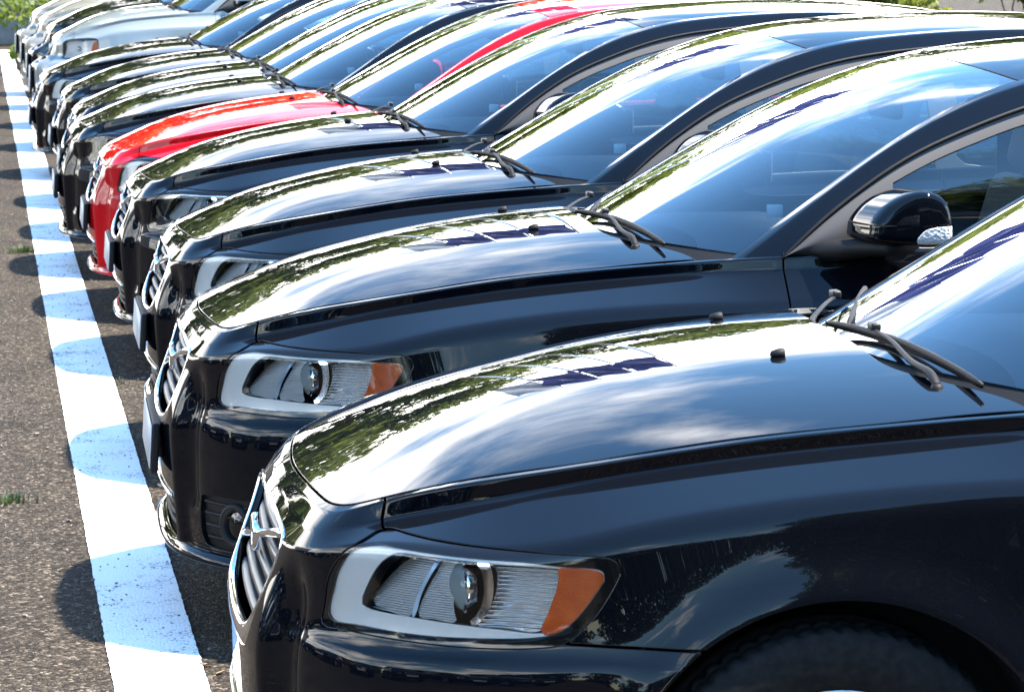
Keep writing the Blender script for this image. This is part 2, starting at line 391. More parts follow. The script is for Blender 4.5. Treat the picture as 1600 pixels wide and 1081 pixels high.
def lathe(prof, n=48, axis='y', caps=True):
    """prof: (radius, height) list revolved about an axis through the origin"""
    prof = np.asarray(prof, float); a = np.linspace(0, 2*math.pi, n, endpoint=False)
    c, s = np.cos(a)[:, None], np.sin(a)[:, None]; r, h = prof[:, 0][None], prof[:, 1][None]+0*c
    if axis == 'y': V = np.stack([r*c, h, r*s], -1)
    elif axis == 'x': V = np.stack([h, r*c, r*s], -1)
    else: V = np.stack([r*c, r*s, h], -1)
    k = len(prof); I = np.arange(n*k).reshape(n, k); J = np.roll(I, -1, 0)
    T = np.concatenate([np.stack([I[:, :-1], J[:, :-1], J[:, 1:]], -1).reshape(-1, 3), np.stack([I[:, :-1], J[:, 1:], I[:, 1:]], -1).reshape(-1, 3)])
    return Msh(V.reshape(-1, 3), T)
def shift(m, x, y, z): return Msh(m.V+np.array([x, y, z]), m.T, m.N)
def rot(m, R):
    R = np.array(R); return Msh(m.V@R.T, m.T, None if m.N is None else m.N@R.T)
def rotm(ax, ang): return np.array(Matrix.Rotation(ang, 3, ax))
def rbox(c, size, bev=.01, seg=3):
    import bmesh
    bm = bmesh.new(); bmesh.ops.create_cube(bm, size=1)
    for v in bm.verts: v.co = Vector((v.co.x*size[0], v.co.y*size[1], v.co.z*size[2]))
    if bev > 0: bmesh.ops.bevel(bm, geom=bm.edges[:], offset=bev, segments=seg, profile=.6, affect='EDGES')
    bmesh.ops.triangulate(bm, faces=bm.faces[:]); bm.verts.index_update()
    V = [tuple(v.co+Vector(c)) for v in bm.verts]; T = [[v.index for v in f.verts] for f in bm.faces]; bm.free()
    return Msh(V, T)
def hull(pts):
    import bmesh
    bm = bmesh.new()
    for p in pts: bm.verts.new(p)
    bmesh.ops.convex_hull(bm, input=bm.verts[:]); bmesh.ops.triangulate(bm, faces=bm.faces[:])
    loose = [v for v in bm.verts if not v.link_faces]; bmesh.ops.delete(bm, geom=loose, context='VERTS'); bm.verts.index_update()
    V = [tuple(v.co) for v in bm.verts]; T = [[v.index for v in f.verts] for f in bm.faces]; bm.free()
    return Msh(V, T)

# ---------------------------------------------------------------- the car (nose at x=0, +x rearwards, left side at -y)
GAP = .0033
def xz(V): return V[:, [0, 2]]
def yz(V): return V[:, [1, 2]]
HL_OUT = smooth_poly([(.200, .744), (.181, .735), (.144, .713), (.126, .687), (.114, .657), (.109, .619), (.106, .582), (.133, .5805), (.177, .580), (.237, .580), (.311, .581), (.387, .585), (.445, .592), (.469, .600), (.493, .621), (.521, .655), (.549, .705), (.552, .724), (.541, .735), (.522, .739), (.479, .740), (.419, .7405), (.345, .742), (.286, .744), (.242, .7465), (.218, .748)], n=5)
HL_IN = smooth_poly([(.186, .729), (.150, .712), (.131, .683), (.121, .649), (.115, .594), (.163, .592), (.253, .592), (.342, .597), (.417, .604), (.461, .617), (.492, .647), (.522, .691), (.529, .707), (.518, .7195), (.460, .721), (.404, .725), (.314, .726), (.222, .728)], n=5)
GR = np.array([(-.338, .688), (-.334, .655), (-.318, .600), (-.297, .550), (-.268, .518), (-.22, .504), (-.12, .499), (0, .497)])
GR = np.concatenate([GR, GR[-2::-1]*np.array([-1, 1]), np.array([(.315, .700), (.17, .716), (0, .722), (-.17, .716), (-.315, .700)])])
GRILLE = smooth_poly(GR, n=4)
LG = smooth_poly([(-.345, .300), (-.340, .245), (-.315, .228), (-.15, .224), (.15, .224), (.315, .228), (.340, .245), (.345, .300), (.325, .330), (.15, .340), (-.15, .340), (-.325, .330)], n=4)
FOG = smooth_poly([(-.474, .356), (-.50, .368), (-.58, .372), (-.655, .370), (-.672, .350), (-.672, .290), (-.655, .250), (-.60, .238), (-.51, .236), (-.472, .248), (-.466, .29)], n=4)
BSL = np.array([(.224, .98), (.2125, .80), (.203, .748), (.30, .66), (.468, .5995), (.85, .5975)])
def bumper_side(V):
    q = xz(V); best = np.full(len(q), 1e9); sg = np.zeros(len(q))
    for a, b in zip(BSL[:-1], BSL[1:]):
        e = b-a; w = q-a; t = np.clip((w@e)/(e@e), 0, 1); dd = ((w-t[:, None]*e)**2).sum(1); cr = e[0]*w[:, 1]-e[1]*w[:, 0]
        u = dd < best; best = np.where(u, dd, best); sg = np.where(u, -np.sign(cr), sg)
    return np.where(V[:, 0] > AX, -1, sg*np.sqrt(best))
def arch_f(V): return np.hypot(V[:, 0]-AX, V[:, 2]-AZ)-AR
def rarch_f(V): return np.hypot(V[:, 0]-RX, V[:, 2]-RZ)-RR
def sc(k): return SK[3+k]
PARTS = []      # (key, parent key or None, name, mesh, material key, label)
def add(key, name, m, mat, parent=None, flat=False, label=None):
    PARTS.append((key, parent, name, to_mesh(name, m, mat, flat), mat, label))
def both(key, name, m, mat, parent=None, flat=False):
    add(key+'L', name, m, mat, None if parent is None else parent+'L', flat); add(key+'R', name, mirror(m), mat, None if parent is None else parent+'R', flat)

def build_parts():
    NS, NF = (2, 4, 8, 14, 5, 14, 8), 8
    fine = s_samples(0, sc(11)+.02, .0085)
    WS = wrap_surface(fine, NS, NF)
    full = from_grid(WS, None, (1.2, 0, .5))
    hin = lambda q, g: -poly_sd(HL_OUT, xz(q))-g
    # --- front bumper
    b = clip(full, lambda V: bumper_side(V)-GAP)
    b = clip(b, lambda V: hin(V, .0012))
    b = clip(b, arch_f)
    b = clip(b, lambda V: np.where(V[:, 0] < .25, -poly_sd(GRILLE, yz(V)), 1))
    b = clip(b, lambda V: np.where(V[:, 0] < .25, -poly_sd(LG, yz(V)), 1))
    b = clip(b, lambda V: np.where(V[:, 0] < .3, -poly_sd(FOG, yz(V)), 1))
    b = flange(b, .014, .0016, lambda V: np.abs(V[:, 1]) < 1e-4)
    add('bumper', 'front_bumper', weld(join(b, mirror(b))), 'PAINT')
    # --- wing
    f = clip(full, lambda V: -bumper_side(V)-GAP); f = clip(f, lambda V: hin(V, .0012)); f = clip(f, arch_f); f = clip(f, lambda V: 1.4435-GAP-V[:, 0])
    both('fender', 'fender', flange(f, .014), 'PAINT')
    # --- bonnet
    xx = np.linspace(.07, 1.30, 150); yy = np.linspace(-.75, .75, 170); X, Y = np.meshgrid(xx, yy, indexing='ij')
    H = from_grid(np.stack([X, Y, hood_z(X, Y)], -1), None, (.6, 0, -5))
    edge = ROWS[0](np.linspace(0, sc(11), 160))[:, :2]; hp = np.concatenate([edge, edge[::-1][:-1]*np.array([1, -1])])
    H = clip(H, lambda V: poly_sd(hp, V[:, :2])-.0062)
    H = clip(H, lambda V: rear_x(V[:, 1])-V[:, 0])
    add('hood', 'hood', flange(H, .014), 'PAINT')
    for k, yv in (('n1', -.272), ('n2', .272)):
        z0 = float(hood_z(.924, yv)); nz = lathe([(.001, -.020), (.006, -.018), (.0105, -.004), (.0115, .006), (.0095, .010), (.001, .0105)], 16, 'x')
        nz = Msh(nz.V*np.array([.85, .9, .95]), nz.T); nz.V[:, 2] = np.maximum(nz.V[:, 2], -.004)
        add(k, 'washer_nozzle', shift(nz, .924, yv, z0+.0035), 'trim_black')
    # --- flanks behind the wing
    rear = s_samples(sc(10), SK[3+19], .02); WR = from_grid(wrap_surface(rear, (2, 3, 6, 8, 4, 8, 5), 5), None, (2.2, 0, .5))
    sill = lambda V: V[:, 2]-.285
    d1 = clip(clip(clip(WR, lambda V: V[:, 0]-1.4435-GAP), lambda V: 2.47-GAP-V[:, 0]), sill); both('door1', 'front_door', flange(d1, .014), 'PAINT')
    d2 = clip(clip(clip(clip(WR, lambda V: V[:, 0]-2.47-GAP), lambda V: 3.36-GAP-V[:, 0]), sill), lambda V: rarch_f(V)-.03); both('door2', 'rear_door', flange(d2, .014), 'PAINT')
    sl = clip(clip(clip(WR, lambda V: V[:, 0]-1.4435), lambda V: 3.36-V[:, 0]), lambda V: .285-2*GAP-V[:, 2]); sl = clip(sl, rarch_f); both('sill', 'sill', flange(sl, .02), 'PAINT')
    rb = clip(clip(WR, rarch_f), lambda V: np.maximum(V[:, 0]-3.36-GAP, np.where(V[:, 0] > 3, .03-rarch_f(V)-2*GAP, -1)))
    rb = flange(rb, .014, .0016, lambda V: np.abs(V[:, 1]) < 1e-4); add('tail', 'rear_body', weld(join(rb, mirror(rb))), 'PAINT')
    for k, x in (('door1', 2.33), ('door2', 3.22)):
        p = [(x-.09, -.872, .815), (x-.07, -.895, .818), (x+.07, -.895, .820), (x+.09, -.872, .818)]
        both(k+'h', 'handle', sweep(smooth_poly(p, False, 5), circ(.011, 8, .7, 1)), 'PAINT', k)
    # --- greenhouse
    PWk = np.array([(1.30, -.700, .920), (1.364, -.695, .966), (1.588, -.675, 1.123), (1.754, -.652, 1.228), (1.921, -.624, 1.311), (2.072, -.597, 1.361), (2.4, -.575, 1.408), (2.8, -.568, 1.424), (3.2, -.570, 1.402), (3.45, -.578, 1.357), (3.75, -.60, 1.225), (4.05, -.63, 1.045)])
    PDk = np.array([(1.415, -.779, .930), (1.447, -.781, .957), (1.563, -.772, 1.060), (1.73, -.745, 1.172), (1.896, -.716, 1.246), (2.064, -.690, 1.303), (2.4, -.664, 1.360), (2.8, -.655, 1.378), (3.2, -.660, 1.350), (3.45, -.678, 1.290), (3.75, -.712, 1.150), (4.05, -.728, 1.030)])
    tk = np.concatenate([[0], np.cumsum(np.linalg.norm(np.diff(PWk, axis=0), axis=1))]); PW = nspline(tk, PWk); PD = nspline(tk, PDk)
    tt = np.linspace(0, tk[-1], 150); A = PW(tt); B = PD(tt)
    w = np.linspace(0, 1, 31)[:, None, None]
    no = np.array([-.15, -.72, .68])
    cre = np.minimum(w/.34, (1-w)/.66); cre = cre-.10*np.exp(-((w-.34)/.09)**2)
    pil = A[None]*(1-w)+B[None]*w+no*(.017*cre)
    pil = from_grid(pil, None, (2.4, 0, .9)); pil = clip(pil, lambda V: V[:, 2]-np.where(V[:, 0] < 1.47, .948, .9))
    both('pillar', 'roof_pillar', flange(pil, .012, .003), 'PAINT')
    # windscreen
    bb = np.linspace(-1, 1, 61)
    def screen(t0, t1, n, bul, zb, pull):
        t = np.linspace(t0, t1, n); C = PW(t); u = ((t-t0)/(t1-t0))[:, None]
        bu = bul[0]+(bul[1]-bul[0])*u; z2 = zb[0]+(zb[1]-zb[0])*u
        c = 1-np.abs(bb)[None]**2.3
        return np.stack([C[:, :1]+bu*c, -C[:, 1:2]*(1-pull)*bb[None], C[:, 2:3]+z2*c], -1)
    i_top = tk[5]
    G = screen(.062, i_top-.004, 46, (-.26, -.075), (.018, .042), .004)
    GB = screen(0, .064, 8, (-.27, -.255), (.010, .018), .004); add('frit', 'cowl_trim', from_grid(GB-np.array([0, 0, .003]), None, (2.2, 0, .8)), 'trim_black')
    add('screen', 'windshield', from_grid(G, None, (2.2, 0, .8)), 'windscreen_glass')
    R = screen(i_top+.004, tk[9], 50, (-.075, .05), (.042, .040), 0)
    add('roof', 'roof', flange(from_grid(R, None, (2.7, 0, .8)), .012), 'PAINT')
    RW = screen(tk[9]+.004, tk[11], 30, (.05, .10), (.040, .02), .004)
    add('rearscreen', 'rear_window', from_grid(RW, None, (2.7, 0, .8)), 'window_glass')
    sealp = G[-1]+np.array([.003, 0, -.004]); add('seal', 'windshield_seal', sweep(sealp, circ(.0045, 6)), 'trim_black', 'screen')
    # lower black band of the windscreen (frit)
    # side glass and door frames
    xs = np.linspace(1.447, 3.96, 170); Bx = np.array([np.interp(xs, B[:, 0], B[:, k]) for k in range(3)]).T
    V0x = ROWS[0](np.linspace(sc(10), sc(17), 300)); Lx = np.array([np.interp(xs, V0x[:, 0], V0x[:, k]) for k in range(3)]).T
    u = np.linspace(0, 1, 50)[:, None, None]
    Sg = Bx[None]*(1-u)+Lx[None]*u; Sg[..., 1] += -.014*(4*u[..., 0]*(1-u[..., 0])); Sg[..., 1] += .004
    S = from_grid(Sg, None, (2.4, 0, .8))
    g1 = smooth_poly([(1.722, .975), (1.716, 1.05), (1.712, 1.118), (1.728, 1.134), (1.82, 1.178), (1.92, 1.216), (2.06, 1.262), (2.25, 1.302), (2.40, 1.318), (2.425, 1.305), (2.44, 1.15), (2.45, .995), (2.43, .985), (2.1, .982)], n=4)
    g2 = smooth_poly([(2.545, 1.0), (2.535, 1.15), (2.52, 1.305), (2.54, 1.327), (2.8, 1.333), (3.1, 1.318), (3.28, 1.285), (3.42, 1.225), (3.53, 1.15), (3.56, 1.08), (3.52, 1.03), (3.4, 1.02), (2.95, 1.008)], n=4)
    F = clip(clip(S, lambda V: -poly_sd(g1, xz(V))), lambda V: -poly_sd(g2, xz(V))); both('dframe', 'window_frame', flange(F, .010, .002), 'frame_grey')
    for k, g in (('sw1', g1), ('sw2', g2)):
        gg = clip(S, lambda V: poly_sd(g, xz(V))+.004); gg = Msh(gg.V-gg.N*.005, gg.T, gg.N); both(k, 'side_window', gg, 'window_glass')
    # black rubber line of the door gap, from the wing corner up the pillar
    both('dseal', 'door_seal', sweep(B[3:120:2]+np.array([0, -.001, -.002]), circ(.0055, 6)), 'trim_black')
    # boot lid and parcel shelf
    xr = np.linspace(3.85, 4.45, 24); V0r = ROWS[0](np.linspace(sc(14), SK[3+19], 400)); ye = np.interp(xr, V0r[:, 0], V0r[:, 1]); ze = np.interp(xr, V0r[:, 0], V0r[:, 2]); ye[-1] = -.02
    bl = np.linspace(-1, 1, 31); D = np.stack([np.repeat(xr[:, None], 31, 1), -ye[:, None]*bl[None]*.995, ze[:, None]+.018*(1-bl[None]**2)-.002], -1)
    add('boot', 'trunk_lid', flange(from_grid(D, None, (4.1, 0, 0)), .01), 'PAINT')
    # --- scuttle below the screen
    xa = np.linspace(.95, 1.5, 20); ya = np.linspace(-.66, .66, 31); XA, YA = np.meshgrid(xa, ya, indexing='ij'); ZA = .885+.03*(1-(YA/.7)**2)+.03*sstep(1.0, 1.3, XA)
    add('cowl', 'cowl_panel', from_grid(np.stack([XA, YA, ZA], -1), None, (1.2, 0, 0)), 'trim_black')
    build_lamps(full); build_front(full, WS); build_small(); build_wheels(); build_cabin()

def rear_x(y):
    ay = np.abs(y); return 1.052+.05*ay+.155*sstep(.35, .72, ay)**1.3

def offset_patch(full, poly, d, tilt=0., bowl=0., pivot=None):
    """a piece of the body skin cut to an outline and set back into the lamp; tilt leans it back at the top, bowl hollows it"""
    poly = np.asarray(poly, float)
    m = clip(full, lambda V: np.where((V[:, 0] < .62) & (V[:, 1] < -.3), poly_sd(poly, xz(V)), -1))
    q = xz(m.V); z0 = poly[:, 1].min(); c = poly.mean(0); rr = np.abs(poly-c).max(0)
    e = ((q-c)/rr); dep = d+tilt*(q[:, 1]-z0)+bowl*np.clip(1-(e**2).sum(1)*.6, 0, 1)
    return Msh(m.V-m.N*dep[:, None], m.T, None)
def build_lamps_plain(full0):
    """boxier lamp of the tall cars: one big reflector, a bulb shield and a wedge-shaped amber corner"""
    fs = s_samples(sc(3)-.10, sc(8), .006); full = from_grid(wrap_surface(fs, (1, 3, 8, 40, 6, 4, 2), 8), None, (1.2, 0, .5)); full = clip(full, lambda V: np.minimum(V[:, 2]-.55, .77-V[:, 2]))
    ring = clip(clip(full, lambda V: poly_sd(HL_OUT, xz(V))-.0016), lambda V: -poly_sd(HL_IN, xz(V))); both('lamp', 'headlight', flange(Msh(ring.V-ring.N*.0015, ring.T, ring.N), .02, .0012), 'gloss_black')
    both('lampb', 'lamp_housing', offset_patch(full, HL_OUT, .05), 'trim_black', 'lamp'); both('lamp1', 'reflector', offset_patch(full, HL_IN, .008, .05, .03), 'bezel_grey', 'lamp')
    both('lampq', 'bulb_shield', shift(rot(lathe([(.0005, -.02), (.018, -.016), (.022, .0), (.022, .02)], 24, 'x'), rotm('Z', .5)), .255, -.615, .655), 'chrome', 'lamp')
    am = smooth_poly([(.428, .716), (.436, .690), (.434, .615), (.412, .592), (.36, .583), (.285, .580), (.325, .597), (.362, .632), (.384, .680), (.402, .716)], n=4); a_ = clip(full, lambda V: poly_sd(am, xz(V))); both('lampo', 'indicator_lamp', flange(Msh(a_.V-a_.N*.004, a_.T, a_.N), .006, .001), 'amber_lens', 'lamp')
    lens = clip(full, lambda V: poly_sd(HL_IN, xz(V))+.003); both('lampl', 'lamp_lens', Msh(lens.V-lens.N*.0015, lens.T, lens.N), 'lens_clear', 'lamp')
HL_BOX = smooth_poly([(.120, .705), (.112, .650), (.110, .600), (.118, .574), (.20, .570), (.33, .573), (.42, .580), (.441, .605), (.446, .70), (.437, .733), (.385, .744), (.28, .741), (.165, .728)], n=5)
HL_BOXI = smooth_poly([(.130, .700), (.122, .650), (.120, .602), (.128, .583), (.20, .579), (.33, .581), (.41, .588), (.432, .610), (.437, .695), (.428, .722), (.38, .732), (.28, .730), (.17, .719)], n=5)
STYLE = 'sedan'
def build_lamps(full0):
    if STYLE != 'sedan': return build_lamps_plain(full0)
    # a finer skin just for the lamps
    fs = s_samples(sc(3)-.10, sc(8), .005); full = from_grid(wrap_surface(fs, (1, 3, 8, 44, 6, 4, 2), 10), None, (1.2, 0, .5))
    keep = lambda V: np.minimum(V[:, 2]-.56, .77-V[:, 2]); full = clip(full, keep)
    ring = clip(clip(full, lambda V: poly_sd(HL_OUT, xz(V))-.0016), lambda V: -poly_sd(HL_IN, xz(V)))
    ring = flange(Msh(ring.V-ring.N*.0015, ring.T, ring.N), .02, .0012); both('lamp', 'headlight', ring, 'gloss_black')
    back = offset_patch(full, HL_OUT, .092); both('lampb', 'lamp_housing', back, 'trim_black', 'lamp')
    crreg = smooth_poly([(.221, .722), (.200, .710), (.183, .690), (.168, .658), (.159, .631), (.164, .622), (.185, .618), (.243, .6165), (.311, .6135), (.37, .612), (.43, .611), (.474, .624), (.495, .652), (.52, .690), (.527, .706), (.515, .7165), (.46, .7175), (.35, .7215), (.27, .7225)], n=5)
    bz = clip(clip(full, lambda V: poly_sd(HL_IN, xz(V))+.001), lambda V: -poly_sd(crreg, xz(V)))
    bz = flange(Msh(bz.V-bz.N*.007, bz.T, bz.N), .012, .0015); both('lampz', 'bezel', bz, 'bezel_grey', 'lamp')
    inr = smooth_poly([(.228, .720), (.214, .707), (.199, .688), (.185, .660), (.174, .637), (.179, .628), (.20, .6255), (.243, .6225), (.31, .618), (.37, .616), (.40, .64), (.40, .70), (.35, .718), (.27, .7195)], n=5)
    cr = clip(clip(full, lambda V: poly_sd(crreg, xz(V))-.0005), lambda V: np.minimum(-poly_sd(inr, xz(V)), .335-V[:, 0]))
    both('lampc', 'crescent_trim', Msh(cr.V-cr.N*.009, cr.T, cr.N), 'gloss_black', 'lamp')
    s1 = smooth_poly([(.228, .730), (.208, .706), (.193, .687), (.179, .659), (.170, .638), (.174, .6255), (.20, .6225), (.236, .6205), (.238, .656), (.247, .690), (.261, .730)], n=4)
    both('lamp1', 'reflector', offset_patch(full, s1, .005, .55), 'reflector_fine', 'lamp')
    dv = smooth_poly([(.259, .7195), (.248, .690), (.239, .656), (.237, .623), (.243, .622), (.245, .656), (.254, .690), (.266, .7195)], n=4)
    both('lampd', 'reflector_rib', offset_patch(full, dv, .002, .42), 'satin_chrome', 'lamp')
    s2 = smooth_poly([(.270, .730), (.255, .690), (.246, .656), (.244, .622), (.27, .620), (.302, .618), (.294, .64), (.291, .67), (.295, .70), (.309, .730)], n=4)
    both('lamp2', 'reflector', offset_patch(full, s2, .006, .52), 'reflector_fine', 'lamp')
    s3 = smooth_poly([(.338, .728), (.40, .728), (.461, .726), (.457, .700), (.451, .680), (.440, .650), (.427, .615), (.37, .6155), (.326, .6165), (.345, .640), (.352, .670), (.349, .700)], n=4)
    both('lamp3', 'reflector', offset_patch(full, s3, .007, .36, .018), 'reflector_bowl', 'lamp')
    rg = smooth_poly([(.334, .719), (.352, .718), (.359, .690), (.358, .660), (.349, .635), (.332, .616), (.319, .6165), (.338, .640), (.345, .670), (.342, .700)], n=4)
    both('lampr', 'projector_ring', offset_patch(full, rg, .004, .05), 'chrome', 'lamp')
    am = smooth_poly([(.462, .7165), (.514, .7155), (.5255, .706), (.518, .690), (.494, .653), (.473, .6245), (.455, .616), (.431, .6125), (.444, .648), (.455, .680), (.460, .702)], n=4)
    amp = clip(full, lambda V: poly_sd(am, xz(V))); amp = flange(Msh(amp.V-amp.N*.005, amp.T, amp.N), .01, .0015)
    both('lampo', 'indicator_lamp', amp, 'amber_lens', 'lamp')
    # projector: a round glass lens looking forwards, in a chromed cup
    L = lathe([(.0005, -.017), (.012, -.016), (.024, -.012), (.034, -.006), (.040, .001), (.042, .010)], 32, 'x'); R = rotm('Z', math.radians(4))
    pc = (.317, -.652, .668); both('lampp', 'projector_lens', shift(rot(L, R), *pc), 'projector_glass', 'lamp')
    cup = lathe([(.0425, .003), (.044, .001), (.046, .008), (.045, .020)], 32, 'x'); both('lampq', 'projector_cup', shift(rot(cup, R), *pc), 'chrome', 'lamp')
    lens = clip(full, lambda V: poly_sd(HL_IN, xz(V))+.003); both('lampl', 'lamp_lens', Msh(lens.V-lens.N*.0018, lens.T, lens.N), 'lens_clear', 'lamp')

def on_skin(full, Y, Zv, off=0.):
    """points on the front skin at given (y, z), pushed out by off"""
    m = (full.V[:, 0] < .30); P = full.V[m]; N = full.N[m]; out = []
    for y, z in zip(Y, Zv):
        d = (P[:, 1]+abs(y))**2+(P[:, 2]-z)**2; i = np.argsort(d)[:6]; w = 1/(d[i]+1e-6); w /= w.sum()
        p = (P[i]*w[:, None]).sum(0); n = (N[i]*w[:, None]).sum(0); n /= np.linalg.norm(n); q = np.array([p[0], -abs(y), z])+n*off
        if y > 0: q[1] *= -1
        out.append(q)
    return np.array(out)
def build_front(full, WS):
    GO = np.concatenate([GRILLE]); P = on_skin(full, GO[:, 0], GO[:, 1], -.001)
    for _ in range(3): P = .25*np.roll(P, 1, 0)+.5*P+.25*np.roll(P, -1, 0)
    wd = .62+1.15*sstep(.575, .51, P[:, 2])
    add('grille', 'grille', sweep(P, [(-.012, -.006), (-.010, .0015), (-.003, .0038), (.004, .0036), (.010, .001), (.012, -.006)], up=(-1, 0, 0), closed=True, scale=wd), 'chrome')
    gy, gz = np.meshgrid(np.linspace(-.36, .36, 49), np.linspace(.48, .74, 14), indexing='ij'); Q = on_skin(full, gy.ravel(), gz.ravel(), 0).reshape(49, 14, 3); Q[..., 0] += .055
    bk = clip(from_grid(Q, None, (2, 0, .6)), lambda V: poly_sd(GRILLE, yz(V))+.012); add('grilleb', 'grille_back', bk, 'cavity_black', 'grille')
    for i, z in enumerate(np.linspace(.545, .685, 5)):
        ys = np.linspace(-.36, .36, 60); ins = poly_sd(GRILLE, np.stack([ys, np.full(60, z)], -1)) > .004
        if ins.sum() < 6: continue
        ys = np.linspace(ys[ins][0], ys[ins][-1], 25); p = on_skin(full, ys, np.full(25, z), -.026)
        for _ in range(4): p[1:-1] = .25*p[:-2]+.5*p[1:-1]+.25*p[2:]
        add('slat%d' % i, 'slat', sweep(p, [(-.010, -.0045), (-.006, .003), (.002, .0045), (.009, .003), (.011, -.001), (.008, -.0045)], up=(0, 0, 1)), 'slat_grey', 'grille')
    bar = on_skin(full, np.linspace(-.305, .29, 20), np.linspace(.698, .590, 20), -.003)
    for _ in range(4): bar[1:-1] = .25*bar[:-2]+.5*bar[1:-1]+.25*bar[2:]
    add('gbar', 'badge_bar', sweep(bar, [(-.0085, -.008), (-.0075, .000), (0, .003), (.0075, .000), (.0085, -.008)], up=(-1, 0, 0)), 'chrome', 'grille')
    e = on_skin(full, [-.006], [.645], .000)[0]
    ring = lathe([(.024, .008), (.0245, -.002), (.029, -.005), (.034, -.002), (.035, .008)], 32, 'x')
    add('badge', 'badge', shift(ring, *e), 'chrome', 'grille')
    add('badge2', 'badge_disc', shift(lathe([(.0005, .001), (.024, .001), (.0245, .006)], 28, 'x'), *e), 'gloss_black', 'grille')
    arrow = sweep([(.003, -.022, .022), (.004, -.034, .034)], [(-.003, -.003), (.003, -.003), (.003, .003), (-.003, .003)]); ah = hull([(.001, -.042, .042), (.007, -.042, .042), (.001, -.040, .026), (.007, -.040, .026), (.001, -.026, .040), (.007, -.026, .040)])
    add('badge3', 'badge_arrow', shift(join(arrow, ah), *e), 'chrome', 'grille')
    # chrome strip standing in for the bright highlight along the centre panel's lower edge
    ys = np.linspace(-.335, .335, 50); st = on_skin(full, ys, .352-.012*(np.abs(ys)/.335)**3, .002)
    for _ in range(3): st[1:-1] = .25*st[:-2]+.5*st[1:-1]+.25*st[2:]
    add('strip', 'trim_strip', sweep(st, circ(.0045, 8)), 'chrome')
    # lower intake
    gy, gz = np.meshgrid(np.linspace(-.37, .37, 49), np.linspace(.21, .36, 10), indexing='ij'); Q = on_skin(full, gy.ravel(), gz.ravel(), 0).reshape(49, 10, 3); Q[..., 0] += .05
    add('intake', 'lower_grille', clip(from_grid(Q, None, (2, 0, .3)), lambda V: poly_sd(LG, yz(V))+.012), 'cavity_black')
    for i, z in enumerate((.25, .275, .30, .322)):
        p = on_skin(full, np.linspace(-.33, .33, 21), np.full(21, z), -.025); add('islat%d' % i, 'slat', sweep(p, circ(.005, 6, 1.8, 1)), 'trim_black', 'intake')
    # fog lamp pockets
    gy, gz = np.meshgrid(np.linspace(-.69, -.45, 40), np.linspace(.225, .385, 24), indexing='ij'); Q = on_skin(full, gy.ravel(), gz.ravel(), 0).reshape(40, 24, 3)
    for _ in range(6):
        Q[1:-1, 1:-1, 0] = (Q[:-2, 1:-1, 0]+Q[2:, 1:-1, 0]+Q[1:-1, :-2, 0]+Q[1:-1, 2:, 0])/4
    Q[..., 0] += .014
    pk = clip(from_grid(Q, None, (2, 0, .3)), lambda V: poly_sd(FOG, yz(V))+.006); both('fog', 'fog_light_surround', pk, 'trim_black')
    for i, z in enumerate((.262, .292, .322, .350)):
        p = on_skin(full, np.linspace(-.655, -.485, 12), np.full(12, z), -.010); both('fs%d' % i, 'slat', sweep(p, circ(.0045, 6, 1.4, 1)), 'trim_black', 'fog')
    c = on_skin(full, [-.592], [.304], -.004)[0]; Rz = rotm('Z', math.radians(38))
    both('fogr', 'fog_ring', shift(rot(lathe([(.036, .012), (.037, -.004), (.046, -.010), (.055, -.004), (.056, .02)], 30, 'x'), Rz), *c), 'trim_black', 'fog')
    both('fogl', 'fog_lens', shift(rot(lathe([(.0005, -.004), (.02, -.003), (.037, .004)], 26, 'x'), Rz), *c), 'gloss_black', 'fog')
    # lip spoiler
    sp = np.linspace(-sc(2), sc(2), 3); s = np.linspace(0, sc(7), 70); q = ROWS[7](s); tg = np.gradient(q, axis=0); no = np.stack([-np.abs(tg[:, 1]), -np.abs(tg[:, 0]), 0*tg[:, 0]], -1); no /= np.linalg.norm(no, axis=1, keepdims=True)
    q = q+no*.012; q[:, 2] = .212; full_p = np.concatenate([(q*MIR)[::-1], q[1:]])
    add('lip', 'lip_spoiler', sweep(full_p, [(-.022, -.004), (.012, -.014), (.023, -.008), (.021, .004), (.008, .016), (-.022, .022)][::-1], up=(0, 0, 1)), 'PAINT')
    # number plate in its holder
    hold = rbox((-.040, 0, .447), (.018, .54, .125), .006); hold = Msh(hold.V+np.stack([-.05*(hold.V[:, 2]-.447)*-1.2, 0*hold.V[:, 1], 0*hold.V[:, 1]], -1), hold.T)
    hold.V[:, 0] += .055*(hold.V[:, 1]/.27)**2*.15
    add('plate', 'plate_holder', hold, 'trim_black'); pl = rbox((-.0515, 0, .449), (.003, .52, .108), .001, 1); pl.V[:, 0] += .06*(pl.V[:, 2]-.447); pl.V[:, 0] += .055*(pl.V[:, 1]/.27)**2*.15
    add('plate2', 'licence_plate', pl, 'plate_white', 'plate')
    br = rbox((-.022, 0, .445), (.03, .30, .08), .004); add('plate3', 'plate_bracket', br, 'trim_black', 'plate')

